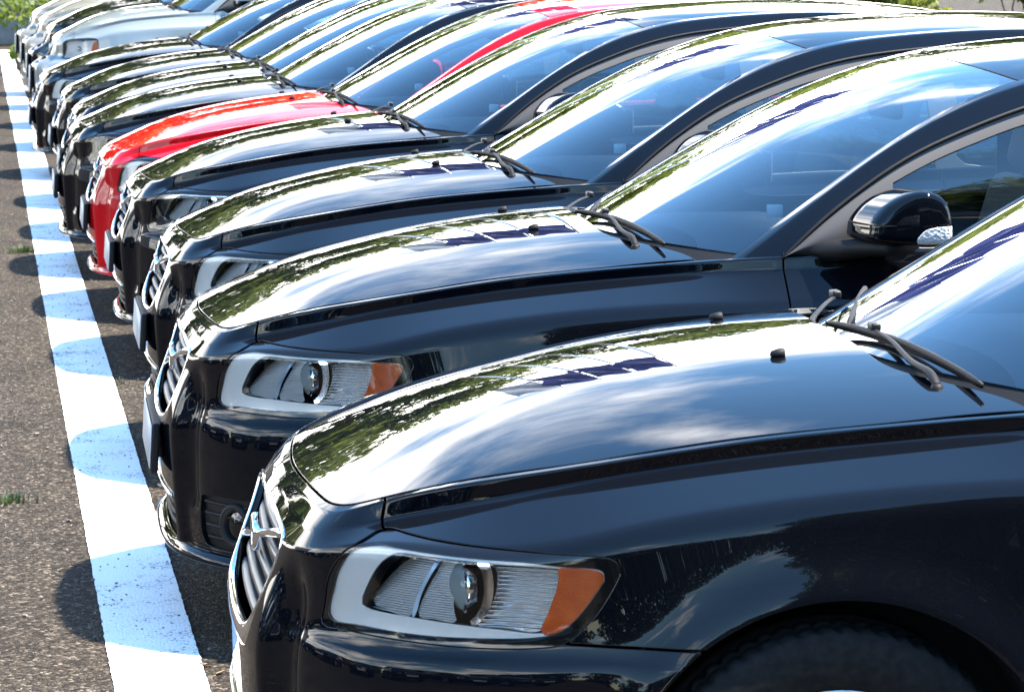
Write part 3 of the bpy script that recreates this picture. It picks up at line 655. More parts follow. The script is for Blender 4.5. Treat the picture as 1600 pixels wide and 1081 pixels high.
def build_small():
    # wipers: pivot, arm, clip and blade resting at the foot of the screen
    def wiper(key, piv, elbow, clip_p, b0, b1):
        piv, elbow, clip_p, b0, b1 = map(np.array, (piv, elbow, clip_p, b0, b1))
        cap = lathe([(.0005, .012), (.008, .011), (.0115, .005), (.013, -.012)], 18, 'z'); add(key, 'wiper', shift(cap, *piv), 'trim_black')
        path = smooth_poly([piv+np.array([0, 0, .010]), piv*.7+elbow*.3+np.array([0, 0, .016]), elbow, clip_p*.5+elbow*.5+np.array([0, 0, .006]), clip_p], False, 6)
        n = len(path); add(key+'a', 'wiper_arm', sweep(path, [(-.015, -.004), (-.012, .004), (.0, .007), (.012, .004), (.015, -.004)], scale=np.interp(np.linspace(0, 1, n), [0, .35, .6, 1], [.55, .62, .38, .28])), 'trim_black', key)
        t = np.linspace(0, 1, 24)[:, None]; bl = b0*(1-t)+b1*t; bl[:, 2] += .014*(4*t[:, 0]*(1-t[:, 0])); bl[:, 0] += .006*(4*t[:, 0]*(1-t[:, 0]))
        add(key+'b', 'wiper_blade', sweep(bl, [(-.004, -.012), (-.010, .004), (-.005, .011), (.005, .011), (.010, .004), (.004, -.012)], scale=np.interp(t[:, 0], [0, .08, .5, .92, 1], [.4, .6, .78, .6, .4])), 'trim_black', key)
        add(key+'c', 'wiper_clip', shift(rbox((0, 0, 0), (.018, .036, .016), .004, 2), *(clip_p+np.array([0, 0, .004]))), 'trim_satin', key)
    wiper('wp2', (1.128, -.560, .958), (1.116, -.43, .992), (1.126, -.140, 1.010), (1.186, -.625, .974), (1.086, .055, .998))
    wiper('wp1', (1.055, -.055, .968), (1.060, .07, 1.000), (1.172, .350, 1.014), (1.118, .02, .998), (1.30, .620, .998))
    # door mirrors
    sec = smooth_poly([(1.588, 1.004), (1.583, 1.030), (1.590, 1.052), (1.622, 1.088), (1.668, 1.114), (1.712, 1.120), (1.752, 1.104), (1.770, 1.070), (1.774, 1.030), (1.770, 1.000), (1.740, .992), (1.65, .994)], n=5)
    c = np.array([1.69, 1.040]); W_m = []
    for t, k in [(i/12*.80, .95+.05*min(1, i/3)) for i in range(13)]+[(.86, .99), (.91, .965), (.95, .925), (.975, .87), (.99, .79), (.998, .68), (1.0, .5), (1.003, .25), (1.004, .01)]:
        q = c+(sec-c)*k; q[:, 0] += .030*t; q[:, 1] += .004*t
        W_m.append(np.stack([q[:, 0], np.full(len(q), -.825-.165*t), q[:, 1]], -1))
    W_m = np.array(W_m); W_m = np.concatenate([W_m, W_m[:, :1]], 1)
    mm = weld(from_grid(W_m, None, (1.69, -.90, 1.045)))
    up = clip(mm, lambda V: V[:, 2]-1.0455); both('mir', 'side_mirror', flange(up, .006, .001), 'PAINT')
    lo = clip(mm, lambda V: 1.0435-V[:, 2]); both('mirl', 'mirror_base', lo, 'paint_black', 'mir')
    ind = smooth_poly([(1.715, 1.003), (1.722, 1.022), (1.745, 1.036), (1.80, 1.040), (1.806, 1.03), (1.804, 1.006), (1.76, 1.001)], n=4)
    il = clip(mm, lambda V: np.where(V[:, 1] < -.88, poly_sd(ind, xz(V)), -1)); il = Msh(il.V+il.N*.0025, il.T, il.N)
    if len(il.T): both('miri', 'indicator_lamp', flange(il, .004, .001), 'crystal', 'mir')
    rim = W_m[:, 0]
    arm = sweep(smooth_poly([(1.60, -.765, .972), (1.615, -.80, .974), (1.65, -.86, .985), (1.70, -.935, .990)], False, 6), [(-.085, -.006), (-.06, .022), (0, .028), (.07, .024), (.105, .0), (.07, -.030), (-.04, -.026)], scale=np.linspace(1.02, .62, 19)); both('mira', 'mirror_arm', arm, 'trim_black', 'mir')
    g = rbox((1.792, -.895, 1.052), (.006, .12, .085), .003, 2); both('mirg', 'mirror_glass', g, 'trim_black', 'mir')
    # little card behind the windscreen
    add('card', 'windshield_card', rbox((1.475, -.555, 1.045), (.035, .028, .03), .001, 1), 'paper_white')

def build_wheels():
    # tyre with tread: ribs, with cross cuts on the shoulders
    prof = [(.205, -.085), (.225, -.098), (.262, -.104), (.288, -.101), (.303, -.095), (.3085, -.083), (.312, -.066), (.305, -.064), (.305, -.058), (.3135, -.056), (.314, -.030), (.306, -.028), (.306, -.020), (.3145, -.018), (.3145, .018), (.306, .020), (.306, .028), (.314, .030), (.3135, .056), (.305, .058), (.305, .064), (.312, .066), (.3085, .083), (.303, .095), (.288, .101), (.262, .104), (.225, .098), (.205, .085)]
    n = 180; ty = lathe(prof, n); k = len(prof); r = np.array(prof)[:, 0]; V = ty.V.reshape(n, k, 3)
    for a in range(n):
        if a % 3 == 0:
            for j in range(4, k-4):
                if r[j] > .3055 and abs(prof[j][1]) > .025:
                    f = (r[j]-.006)/r[j]; V[a, j, 0] *= f; V[a, j, 2] *= f
    ty.V = V.reshape(-1, 3)
    rim = lathe([(.206, -.088), (.212, -.094), (.206, -.092), (.196, -.080), (.190, -.05), (.188, .08), (.206, .088)], 60)
    hub = lathe([(.0005, -.070), (.030, -.070), (.034, -.064), (.036, -.04), (.036, .0)], 30); disc = lathe([(.05, -.02), (.135, -.02), (.135, .0), (.05, .0)], 40)
    sp = []
    for i in range(5):
        b = hull([(-.022, -.066, .02), (.022, -.066, .02), (-.022, -.03, .02), (.022, -.03, .02), (-.030, -.082, .198), (.030, -.082, .198), (-.028, -.045, .198), (.028, -.045, .198)]); sp.append(rot(b, rotm('Y', i*2*math.pi/5)))
    for key, x, s in (('wfL', AX-.005, 1), ('wfR', AX-.005, -1), ('wrL', RX, 1), ('wrR', RX, -1)):
        y = -.762
        def put(m): m = shift(m, x, y, .315); return m if s == 1 else mirror(m)
        add(key, 'wheel', put(join(rim, hub, *sp)), 'satin_silver'); add(key+'t', 'tyre', put(ty), 'rubber', key); add(key+'d', 'brake_disc', put(disc), 'satin_chrome', key)
    a = np.linspace(-.25, math.pi+.25, 40)
    for key, x, R in (('ww1', AX, AR), ('ww2', RX, RR)):
        P = np.stack([np.stack([x+(R+.004)*np.cos(a), np.full(40, yv), AZ+(R+.004)*np.sin(a)], -1) for yv in (-.868, -.80, -.70, -.56)]); W2 = np.concatenate([P, (P[-1:]*0+np.stack([x+.02*np.cos(a), np.full(40, -.555), AZ+.02*np.sin(a)], -1)[None])])
        both(key, 'wheel_arch_liner', from_grid(W2, None, (x, -.8, .3)), 'cavity_black')
    ub = rbox((2.25, 0, .235), (4.1, 1.50, .03), .01); eb = rbox((.80, 0, .50), (.9, 1.04, .50), .05)
    add('under', 'underbody', join(ub, eb), 'cavity_black')

def build_cabin():
    xa = np.linspace(1.16, 1.78, 26); yb = np.linspace(-.70, .70, 41); X, Y = np.meshgrid(xa, yb, indexing='ij')
    Z = .925+.035*sstep(1.2, 1.5, X)*(1-(Y/.75)**4)-.18*sstep(1.68, 1.78, X)+.03*np.exp(-((Y+.36)/.17)**2)*sstep(1.5, 1.62, X)
    add('dash', 'dashboard', flange(from_grid(np.stack([X, Y, Z], -1), None, (1.5, 0, 0)), .3, .01), 'dash')
    th = np.linspace(0, 2*math.pi, 40, endpoint=False); ring = np.stack([0*th, .185*np.cos(th), .185*np.sin(th)], -1)
    st = join(sweep(ring, circ(.015, 8), up=(1, 0, 0), closed=True), rbox((.01, 0, 0), (.04, .13, .11), .02), rbox((.005, 0, .0), (.015, .34, .03), .006))
    add('steer', 'steering_wheel', shift(rot(st, rotm('Y', math.radians(-24))), 1.84, -.36, .93), 'trim_black')
    for i, (x, y) in enumerate(((2.22, -.36), (2.22, .36), (3.05, -.38), (3.05, .38))):
        back = rbox((0, 0, .30), (.13, .50, .62), .06, 4); back = rot(back, rotm('Y', math.radians(16))); cush = rbox((-.24, 0, .0), (.52, .50, .16), .06, 4)
        add('seat%d' % i, 'seat', shift(join(back, cush), x+.05, y, .46), 'cloth_dark')
        hr = rot(rbox((0, 0, .71), (.10, .27, .17), .045, 4), rotm('Y', math.radians(14))); post = [rot(rbox((0, s*.06, .62), (.014, .014, .12), .004, 1), rotm('Y', math.radians(14))) for s in (-1, 1)]
        add('head%d' % i, 'headrest', shift(join(hr, *post), x+.05, y, .46), 'cloth_dark', 'seat%d' % i)
    hx = np.linspace(2.10, 3.5, 20); hy = np.linspace(-.54, .54, 15); HX, HY = np.meshgrid(hx, hy, indexing='ij'); add('headl', 'headliner', from_grid(np.stack([HX, HY, 1.375+.03*(1-(HY/.6)**2)-.05*((HX-2.75)/.7)**2], -1), None, (2.7, 0, 3)), 'headliner')
    tx_ = np.linspace(1.55, 3.3, 20); tz_ = np.linspace(.45, .955, 8); TX, TZ = np.meshgrid(tx_, tz_, indexing='ij'); both('dtrim', 'door_trim', from_grid(np.stack([TX, -.735+.03*np.sin((TZ-.45)*6), TZ], -1), None, (2.4, -3, .7)), 'cloth_dark')
    mir = rbox((1.90, 0, 1.275), (.035, .25, .07), .015, 3); stalk = sweep([(1.90, 0, 1.29), (1.91, 0, 1.345)], circ(.01, 6)); add('rvm', 'rear_view_mirror', join(mir, stalk), 'trim_black')

def make_variant(fn, parts):
    out = []
    for key, par, name, me, mat, lab in parts:
        if key[:2] in ('wf', 'wr'): out.append((key, par, name, me, mat, lab)); continue
        m2 = me.copy(); n = len(m2.vertices); co = np.empty(n*3, np.float32); m2.vertices.foreach_get('co', co); co = fn(co.reshape(-1, 3).astype(float)); m2.vertices.foreach_set('co', co.astype(np.float32).ravel()); m2.update()
        out.append((key, par, name, m2, mat, lab))
    return out
def make_car(label, pose, paint_key, skip=(), group='cars parked in a row', swap=None, scale=None, parts=None):
    x, y, a = pose
    root = bpy.data.objects.new('parked_car', None); root.empty_display_size = .3; COL.objects.link(root)
    root['label'] = label; root['category'] = 'car'; root['group'] = group
    # the pose turns about the point one metre behind the nose
    root.location = (x+1-math.cos(a), y-math.sin(a), 0); root.rotation_euler = (0, 0, a)
    if scale: root.scale = scale
    made = {}
    for key, par, name, me, mat, lab in (parts or PARTS):
        if key in skip or (par in skip if par else False): continue
        o = bpy.data.objects.new(name, me); COL.objects.link(o)
        o.parent = made[par] if par else root
        mm = mat
        if mat == 'PAINT': mm = paint_key
        elif swap and mat in swap: mm = swap[mat]
        if mm != mat:
            if len(me.materials) == 0: me.materials.append(None)
            o.material_slots[0].link = 'OBJECT'; o.material_slots[0].material = MAT[mm]
        made[key] = o
    return root
# ---------------------------------------------------------------- setting materials
def asphalt():
    m, t = new_mat('asphalt'); b = pbsdf(t, (.1, .1, .1), .9, 0., Specular_IOR_Level=.12)
    v = tex(t, 'ShaderNodeTexVoronoi', 84., Randomness=1.); v2 = tex(t, 'ShaderNodeTexVoronoi', 170.)
    r = ramp(t, v.outputs['Color'], [(.05, (.011, .0097, .0084)), (.40, (.034, .0292, .0242)), (.70, (.064, .0548, .0455)), (.95, (.165, .145, .123))])
    r2 = ramp(t, v2.outputs['Color'], [(.1, (.45, .43, .41)), (.9, (1.25, 1.2, 1.12))])
    mu = nd(t, 'ShaderNodeMix', data_type='RGBA', blend_type='MULTIPLY'); mu.inputs[0].default_value = .75; t.links.new(r.outputs[0], mu.inputs[6]); t.links.new(r2.outputs[0], mu.inputs[7])
    # dark binder between the stones
    e = tex(t, 'ShaderNodeTexVoronoi', 84., feature='DISTANCE_TO_EDGE'); er = ramp(t, e.outputs['Distance'], [(.0, (.22, .21, .20)), (.16, (1, 1, 1))])
    mu2 = nd(t, 'ShaderNodeMix', data_type='RGBA', blend_type='MULTIPLY'); mu2.inputs[0].default_value = .8; t.links.new(mu.outputs[2], mu2.inputs[6]); t.links.new(er.outputs[0], mu2.inputs[7])
    n = tex(t, 'ShaderNodeTexNoise', 1.3, Detail=7., Roughness=.65); nr = ramp(t, n.outputs['Fac'], [(.30, (.50, .49, .48)), (.45, (.92, .9, .88)), (.70, (1.25, 1.2, 1.12))])
    mu3 = nd(t, 'ShaderNodeMix', data_type='RGBA', blend_type='MULTIPLY'); mu3.inputs[0].default_value = 1.; t.links.new(mu2.outputs[2], mu3.inputs[6]); t.links.new(nr.outputs[0], mu3.inputs[7])
    t.links.new(mu3.outputs[2], b.inputs['Base Color'])
    bump(t, e.outputs['Distance'], b, .9, .012)
asphalt()
def road_paint():
    m, t = new_mat('road_paint'); b = pbsdf(t, (.75, .75, .74), .7)
    # worn through to the stones in specks and along the edges
    n = tex(t, 'ShaderNodeTexNoise', 95., Detail=5., Roughness=.7); n2 = tex(t, 'ShaderNodeTexNoise', 5., Detail=4.)
    ad = nd(t, 'ShaderNodeMath', operation='ADD'); ml = nd(t, 'ShaderNodeMath', operation='MULTIPLY'); ml.inputs[1].default_value = .55; t.links.new(n2.outputs['Fac'], ml.inputs[0]); t.links.new(ml.outputs[0], ad.inputs[0]); t.links.new(n.outputs['Fac'], ad.inputs[1])
    r = ramp(t, ad.outputs[0], [(.60, (.86, .86, .85)), (.885, (.80, .80, .79)), (.915, (.12, .10, .085))]); r.color_ramp.elements[0].position = .60
    t.links.new(r.outputs[0], b.inputs['Base Color'])
    v = tex(t, 'ShaderNodeTexVoronoi', 95., feature='DISTANCE_TO_EDGE'); bump(t, v.outputs['Distance'], b, .35, .006)
road_paint()
def leafmat(name, c1, c2):
    m, t = new_mat(name); b = pbsdf(t, c1, .55)
    n = tex(t, 'ShaderNodeTexNoise', 1.1, Detail=3.); r = ramp(t, n.outputs['Fac'], [(.35, c1), (.66, c2)]); t.links.new(r.outputs[0], b.inputs['Base Color'])
    tl = nd(t, 'ShaderNodeBsdfTranslucent'); t.links.new(r.outputs[0], tl.inputs[0]); mx = nd(t, 'ShaderNodeMixShader'); mx.inputs[0].default_value = .5
    o = [q for q in t.nodes if q.type == 'OUTPUT_MATERIAL'][0]; t.links.new(b.outputs[0], mx.inputs[1]); t.links.new(tl.outputs[0], mx.inputs[2]); t.links.new(mx.outputs[0], o.inputs[0])
leafmat('leaf_light', (.115, .155, .02), (.20, .225, .04)); leafmat('leaf_mid', (.075, .12, .018), (.145, .175, .032)); leafmat('leaf_dark', (.018, .04, .014), (.05, .075, .022)); leafmat('leaf_lime', (.08, .13, .015), (.15, .19, .03))
def barkm():
    m, t = new_mat('bark'); b = pbsdf(t, (.09, .065, .045), .9); n = tex(t, 'ShaderNodeTexNoise', 9., Detail=6.); r = ramp(t, n.outputs['Fac'], [(.3, (.05, .036, .026)), (.7, (.14, .11, .08))]); t.links.new(r.outputs[0], b.inputs['Base Color']); bump(t, n.outputs['Fac'], b, .8, .03)
barkm()
def concm():
    m, t = new_mat('concrete'); b = pbsdf(t, (.2, .19, .18), .85); n = tex(t, 'ShaderNodeTexNoise', 2.5, Detail=8., Roughness=.7); r = ramp(t, n.outputs['Fac'], [(.3, (.13, .115, .105)), (.7, (.27, .25, .235))]); t.links.new(r.outputs[0], b.inputs['Base Color']); bump(t, n.outputs['Fac'], b, .4, .02)
concm()
simple('stone', (.13, .115, .095), .8); leafmat('flag_blue', (.07, .085, .26), (.11, .125, .33)); simple('flag_white', (.78, .78, .80), .7); simple('pole_metal', (.7, .7, .7), .3, .9)
simple('facade_grey', (.16, .165, .17), .6); simple('fascia_blue', (.02, .035, .30), .45); simple('facade_light', (.55, .50, .44), .7); simple('pane_dark', (.02, .025, .03), .05)
simple('dry_leaf', (.34, .20, .07), .7)

def tag(o, label=None, cat=None, group=None, kind=None):
    if label: o['label'] = label
    if cat: o['category'] = cat
    if group: o['group'] = group
    if kind: o['kind'] = kind
    return o
def obj(name, m, mat, parent=None, flat=False, loc=None):
    me = m if isinstance(m, bpy.types.Mesh) else to_mesh(name, m, mat, flat)
    o = bpy.data.objects.new(name, me); COL.objects.link(o)
    if parent: o.parent = parent
    if loc: o.location = loc
    return o
def empty(name, loc):
    o = bpy.data.objects.new(name, None); o.empty_display_size = .2; o.location = loc; COL.objects.link(o); return o

# ---------------------------------------------------------------- ground and parking line
q = 300.; g = Msh([(-q, -q, 0), (q, -q, 0), (q, q, 0), (-q, q, 0)], [(0, 1, 2), (0, 2, 3)])
tag(obj('ground', g, 'asphalt', flat=True), kind='structure')
rng = np.random.default_rng(4)
yl = np.arange(3.0, 51.0, .012)
def wob(n, a):
    w = rng.normal(0, 1, n); k = np.ones(3)/3; return a*.7*np.convolve(w, k, 'same')+.0025*np.sin(np.arange(n)*.003+rng.uniform(0, 6))
L = np.stack([.268+wob(len(yl), .002), yl, np.full(len(yl), .004)], -1); Rr = np.stack([.482+wob(len(yl), .002), yl, np.full(len(yl), .004)], -1)
ln = from_grid(np.stack([L, Rr]), None, (0, 20, -5)); ln.N = None
tag(obj('parking_line', ln, 'road_paint', flat=True), 'long white painted line on the asphalt along the noses of the cars', 'road marking')

# loose grit on the asphalt
def pebble_mesh(seed, r):
    rs = np.random.default_rng(seed); p = rs.normal(0, 1, (14, 3)); p /= np.linalg.norm(p, axis=1, keepdims=True); p *= r*np.array([1, .8, .5])*rs.uniform(.8, 1.15, (14, 1)); return hull([tuple(x) for x in p])
base = [pebble_mesh(i, 1.) for i in range(6)]; gm = []
for i in range(2600):
    d = rng.uniform(5.5, 20)**1; x = rng.uniform(-.5, .85); s = rng.uniform(.002, .0055)*(1 if rng.uniform() > .06 else 1.7)
    b_ = base[i % 6]; a = rng.uniform(0, 6.3); R = rotm('Z', a); gm.append(Msh((b_.V*s)@R.T+np.array([x, d, .004+s*.35]), b_.T))
tag(obj('gravel', join(*gm), 'stone', flat=True), 'loose grit scattered over the asphalt beside the white line', 'gravel', kind='stuff')

# ---------------------------------------------------------------- the row of cars
build_parts()
DARK = 'paint_navy'
CARS = [
 ('dark navy car nearest the camera, its front wheel arch cut by the frame', (.4457, 5.5585, -.0324), 'paint_navy', ('plate', 'plate2', 'plate3'), None),
 ('dark navy car second from the camera, whole amber-cornered headlight and door mirror in view', (.4436, 8.0417, -.0186), 'paint_navy', (), None),
 ('dark navy car third from the camera, between two other dark cars', (.5323, 10.406, -.0097), 'paint_navy', (), None),
 ('dark navy car parked right in front of the red car', (.5324, 12.926, -.0072), 'paint_navy', (), {'bezel_grey': 'chrome', 'amber_lens': 'reflector_bowl'}),
 ('bright red car, the only red one in the row', (.4899, 14.80, -.008), 'paint_red', (), None),
 ('dark car with smoked headlight standing just behind the red car', (.40, 16.72, -.004), 'paint_black', (), {'bezel_grey': 'trim_satin', 'amber_lens': 'gloss_black', 'chrome': 'trim_satin'}),
 ('dark car second behind the red one, only a strip of bonnet showing', (.475, 18.68, 0.), 'paint_navy', (), None),
 ('dark car third behind the red one, its bonnet set back from its neighbours', (.47, 20.9, 0.), 'paint_navy', (), None),
 ('dark car with clear headlight parked in front of the silver car', (.375, 23.45, .004), 'paint_navy', (), {'amber_lens': 'bezel_grey'}),
]
for lab, pose, pk, sk, sw in CARS: make_car(lab, pose, pk, sk, swap=sw)

def suv(V):
    V = V.copy(); z0 = V[:, 2].copy(); x0 = V[:, 0].copy()
    V[:, 2] = z0+.19*sstep(.25, .55, z0)+.08*sstep(1.05, 1.4, z0)
    V[:, 0] = x0+.11*sstep(.50, .60, z0)*(1-sstep(.1, .8, x0)); V[:, 1] *= 1.06
    return V
SEDAN = list(PARTS); PARTS.clear(); _o, _i = HL_OUT, HL_IN; HL_OUT, HL_IN, STYLE = HL_BOX, HL_BOXI, 'tall'; build_parts()
SUV = make_variant(suv, PARTS); PARTS[:] = SEDAN; HL_OUT, HL_IN, STYLE = _o, _i, 'sedan'
make_car('silver-green tall car with boxy clear and amber headlight and dark lower bumper', (.43, 26.55, 0), 'paint_silver', swap={'chrome': 'satin_chrome'}, parts=SUV)
make_car('dark tall car half hidden behind the silver one, chrome grille showing', (.45, 29.7, 0), 'paint_navy', parts=SUV)
make_car('beige tall car next to last in the row', (.44, 33.0, 0), 'paint_beige', parts=SUV)
make_car('beige tall car at the far end of the row, beside the wall', (.42, 36.0, 0), 'paint_beige', parts=SUV)

for i, y in enumerate((-3.2, -.4, 2.4, 5.1, 7.9, 10.6, 13.4)):  # unseen dark cars, added so the near noses mirror something dark
    make_car('%s unseen dark car added across the aisle for dark reflections, facing the other way' % ['first', 'second', 'third', 'fourth', 'fifth', 'sixth', 'seventh'][i], (-8.3+.1*((i*5) % 3), y, math.pi), 'paint_black', group='unseen cars added opposite for reflections')
# ---------------------------------------------------------------- what stands around the car park
def leaf_cloud(rs, blobs, n, size, droop=.0):
    """leaf-sized faces spread through a set of ellipsoid clumps"""
    V, T = [], []
    wts = np.array([b[3]**3 for b in blobs]); wts /= wts.sum(); pick = rs.choice(len(blobs), n, p=wts)
    B = np.array([(b[0], b[1], b[2]) for b in blobs])[pick]; Rb = np.array([b[3] for b in blobs])[pick]
    d = rs.normal(0, 1, (n, 3)); d /= np.linalg.norm(d, axis=1, keepdims=True); rad = rs.uniform(0, 1, n)**.42
    P = B+d*(Rb*rad)[:, None]*np.array([1, 1, .82])
    a = rs.normal(0, 1, (n, 3)); a /= np.linalg.norm(a, axis=1, keepdims=True); b = np.cross(a, rs.normal(0, 1, (n, 3))); b /= np.linalg.norm(b, axis=1, keepdims=True)
    s = (size*rs.uniform(.6, 1.35, n))[:, None]
    q = np.stack([P-a*s, P-b*s*.55, P+a*s, P+b*s*.55], 1); I = np.arange(n*4).reshape(n, 4)
    return Msh(q.reshape(-1, 3), np.concatenate([I[:, [0, 1, 2]], I[:, [0, 2, 3]]]))
def limb(rs, p0, p1, r0, r1):
    t = np.linspace(0, 1, 7)[:, None]; p = np.array(p0)*(1-t)+np.array(p1)*t; p[1:-1] += rs.normal(0, .04*np.linalg.norm(np.array(p1)-np.array(p0)), (5, 3)); return sweep(p, circ(1, 7), up=(.3, .2, 1.) if abs(p1[2]-p0[2]) < .5 else (1, .1, 0), scale=np.linspace(r0, r1, 7))
def tree_meshes(seed, h, w, leaf, n):
    rs = np.random.default_rng(seed); tr = [limb(rs, (0, 0, -.1), (rs.normal(0, .15), rs.normal(0, .15), h*.55), h*.026, h*.014)]; blobs = []
    for i in range(15):
        a = rs.uniform(0, 6.28); z = rs.uniform(.34, .90)*h; rr = w*(.25+.75*math.sin(math.pi*min(1, (z/h-.18)/.82)))*rs.uniform(.35, 1.); c = (rr*math.cos(a), rr*math.sin(a), z)
        blobs.append((*c, w*rs.uniform(.26, .46))); tr.append(limb(rs, (0, 0, z*.62), c, h*.010, h*.003))
    blobs.append((0, 0, h*.88, w*.34))
    return to_mesh('crown', leaf_cloud(rs, blobs, n, .15), leaf), to_mesh('trunk', join(*tr), 'bark')
def conifer_meshes(seed, h, w, n):
    rs = np.random.default_rng(seed); tr = [limb(rs, (0, 0, -.1), (0, 0, h*.97), h*.022, .02)]; V = []; ms = []
    for i in range(46):
        z = h*(.10+.87*i/46); L = w*(1-i/48)**.85*rs.uniform(.75, 1.1)
        for k in range(6):
            a = i*2.4+k*1.05+rs.normal(0, .2); e = np.array([math.cos(a)*L, math.sin(a)*L, -L*.22+rs.normal(0, .1)]); nn = int(20+L*22)
            t = rs.uniform(.15, 1, nn)[:, None]; P = np.array([0, 0, z])+e*t+rs.normal(0, .07, (nn, 3)); dr = e/np.linalg.norm(e)+rs.normal(0, .5, (nn, 3)); sd_ = np.cross(dr, rs.normal(0, 1, (nn, 3))); sd_ /= np.linalg.norm(sd_, axis=1, keepdims=True)
            s = .26; q_ = np.stack([P-sd_*.085, P+dr*s, P+sd_*.085], 1); ms.append(q_.reshape(-1, 3))
    V = np.concatenate(ms); return to_mesh('crown', Msh(V, np.arange(len(V)).reshape(-1, 3)), 'leaf_dark'), to_mesh('trunk', join(*tr), 'bark')
TREES = [tree_meshes(11, 9.5, 3.4, 'leaf_light', 9000), tree_meshes(12, 11., 3.9, 'leaf_mid', 10000), tree_meshes(13, 8., 3.1, 'leaf_light', 8000)]
CONI = conifer_meshes(5, 11., 2.6, 1)
def plant(kind, x, y, rz, s, label, name='tree', group=None):
    t = empty(name, (x, y, 0)); t.rotation_euler = (0, 0, rz); t.scale = (s, s, s); tag(t, label, 'tree', group)
    obj('crown', kind[0], None, t); obj('trunk', kind[1], None, t); return t
ORD = ['first', 'second', 'third', 'fourth', 'fifth', 'sixth', 'seventh', 'eighth', 'ninth', 'tenth', 'eleventh', 'twelfth', 'thirteenth', 'fourteenth', 'fifteenth', 'sixteenth']
far_trees = [(-36, 52, 1, 1.3), (-27, 58, 0, 1.5), (-18.5, 56, 2, 1.6), (-10.5, 60, 1, 1.42), (-3.5, 57, 0, 1.6), (2.2, 58, 2, 1.75), (8.2, 47, 2, 1.12), (12.8, 49, 0, .95), (17.0, 46, 2, 1.15), (21.5, 48, 0, 1.0), (26.5, 47, 1, .9), (33, 49, 0, 1.1), (41, 47, 1, 1.1)]
for i, (x, y, k, s) in enumerate(far_trees):
    plant(TREES[k], x, y, i*1.7, s, '%s leafy green tree from the low wall side, beyond the far end of the row' % ORD[i], group='trees beyond the row')
for i, (x, y, k, s) in enumerate([(5.2, -14.5, 1, 1.05), (9.4, -14.0, 0, 1.15), (13.4, -14.5, 1, 1.1), (17.4, -14, 0, 1.1), (22, -14, 1, 1.1)]):
    plant(TREES[k], x, y, i*2.1+.4, s, '%s leafy tree behind the conifers at the back of the camera' % ORD[i], group='trees behind the camera')
for i, (x, y, s) in enumerate([(2.2, -9.5, .72), (4.3, -8.6, .85), (6.6, -9.3, .95), (8.8, -8.4, .8), (11, -9.2, .98), (13.2, -8.7, .85), (15.6, -9.4, 1.), (18, -8.8, .9), (20.6, -9.6, 1.)]):
    plant(CONI, x, y, i*1.1, s, '%s dark conifer of the belt behind the camera, mirrored in the car sides' % ORD[i], 'conifer_tree', 'conifers behind the camera')

# unseen hedge behind the camera, added to block the bright horizon in reflections
_rs = np.random.default_rng(77); _bl = [(x, _rs.normal(0, .25), z, .75) for x in np.arange(-7.2, 7.3, .8) for z in (.3, 1.0, 1.8, 2.7, 3.5)]
HEDGE = to_mesh('added_hedge_foliage', leaf_cloud(_rs, _bl, 22000, .14), 'leaf_dark'); HSTEM = to_mesh('added_hedge_stem', join(*[limb(_rs, (x, 0, 0), (x+.2, 0, 2.2), .05, .02) for x in np.arange(-6.8, 7, 1.7)]), 'bark')
for i, (x, y, a) in enumerate([(-22, -15.5, .15), (-7.5, -18, 0), (7, -17.5, 0), (21.5, -16.5, -.1), (-33.5, -7, 1.1), (-38, 7, 1.5)]):
    t = empty('hedge', (x, y, 0)); t.rotation_euler = (0, 0, a); tag(t, '%s stretch of unseen dark hedge added to block the bright horizon' % ORD[i], 'hedge', 'hedge behind the camera'); obj('foliage', HEDGE, None, t); obj('stem', HSTEM, None, t)
# flags on poles
def flag(x, y, rz, white, label):
    t = empty('flag_pole', (x, y, 0)); t.rotation_euler = (0, 0, rz); tag(t, label, 'flag', 'flags on poles behind the cars')
    obj('pole', sweep([(0, 0, 0), (0, 0, 6), (0, 0, 12.9)], circ(.055, 10), up=(1, 0, 0), scale=[1.15, 1, .8]), 'pole_metal', t)
    u = np.linspace(0, .95, 18); v = np.linspace(9.9, 12.6, 22); U, Vv = np.meshgrid(u, v, indexing='ij')
    f = from_grid(np.stack([.07+U, .34*np.sin(U*6+Vv*2.6+len(label))*(.3+U), Vv-.35*U*U+.10*np.sin(U*7+len(label))], -1)); fl = obj('flag_cloth', f, 'flag_white' if white else 'flag_blue', t)
    if not white:
        k = from_grid(np.stack([.27+U*.5, .34*np.sin((.2+U*.5)*6+(10.9+(Vv-9.9)*.3)*2.6+len(label))*(.5+U*.5)-.01, 10.9+(Vv-9.9)*.3-.35*(.2+U*.5)**2+.10*np.sin((.2+U*.5)*7+len(label))], -1)); obj('flag_emblem', k, 'flag_white', t)
flag(6.5, 40.0, math.pi+.12, False, 'blue flag on the pole farthest from the parking line'); flag(5.6, 40.4, math.pi-.1, False, 'second blue flag, on the pole between the other blue ones'); flag(4.7, 40.2, math.pi+.2, False, 'third blue flag, on the pole beside the white flag'); flag(3.8, 40.5, math.pi, True, 'white flag on the pole closest to the parking line')

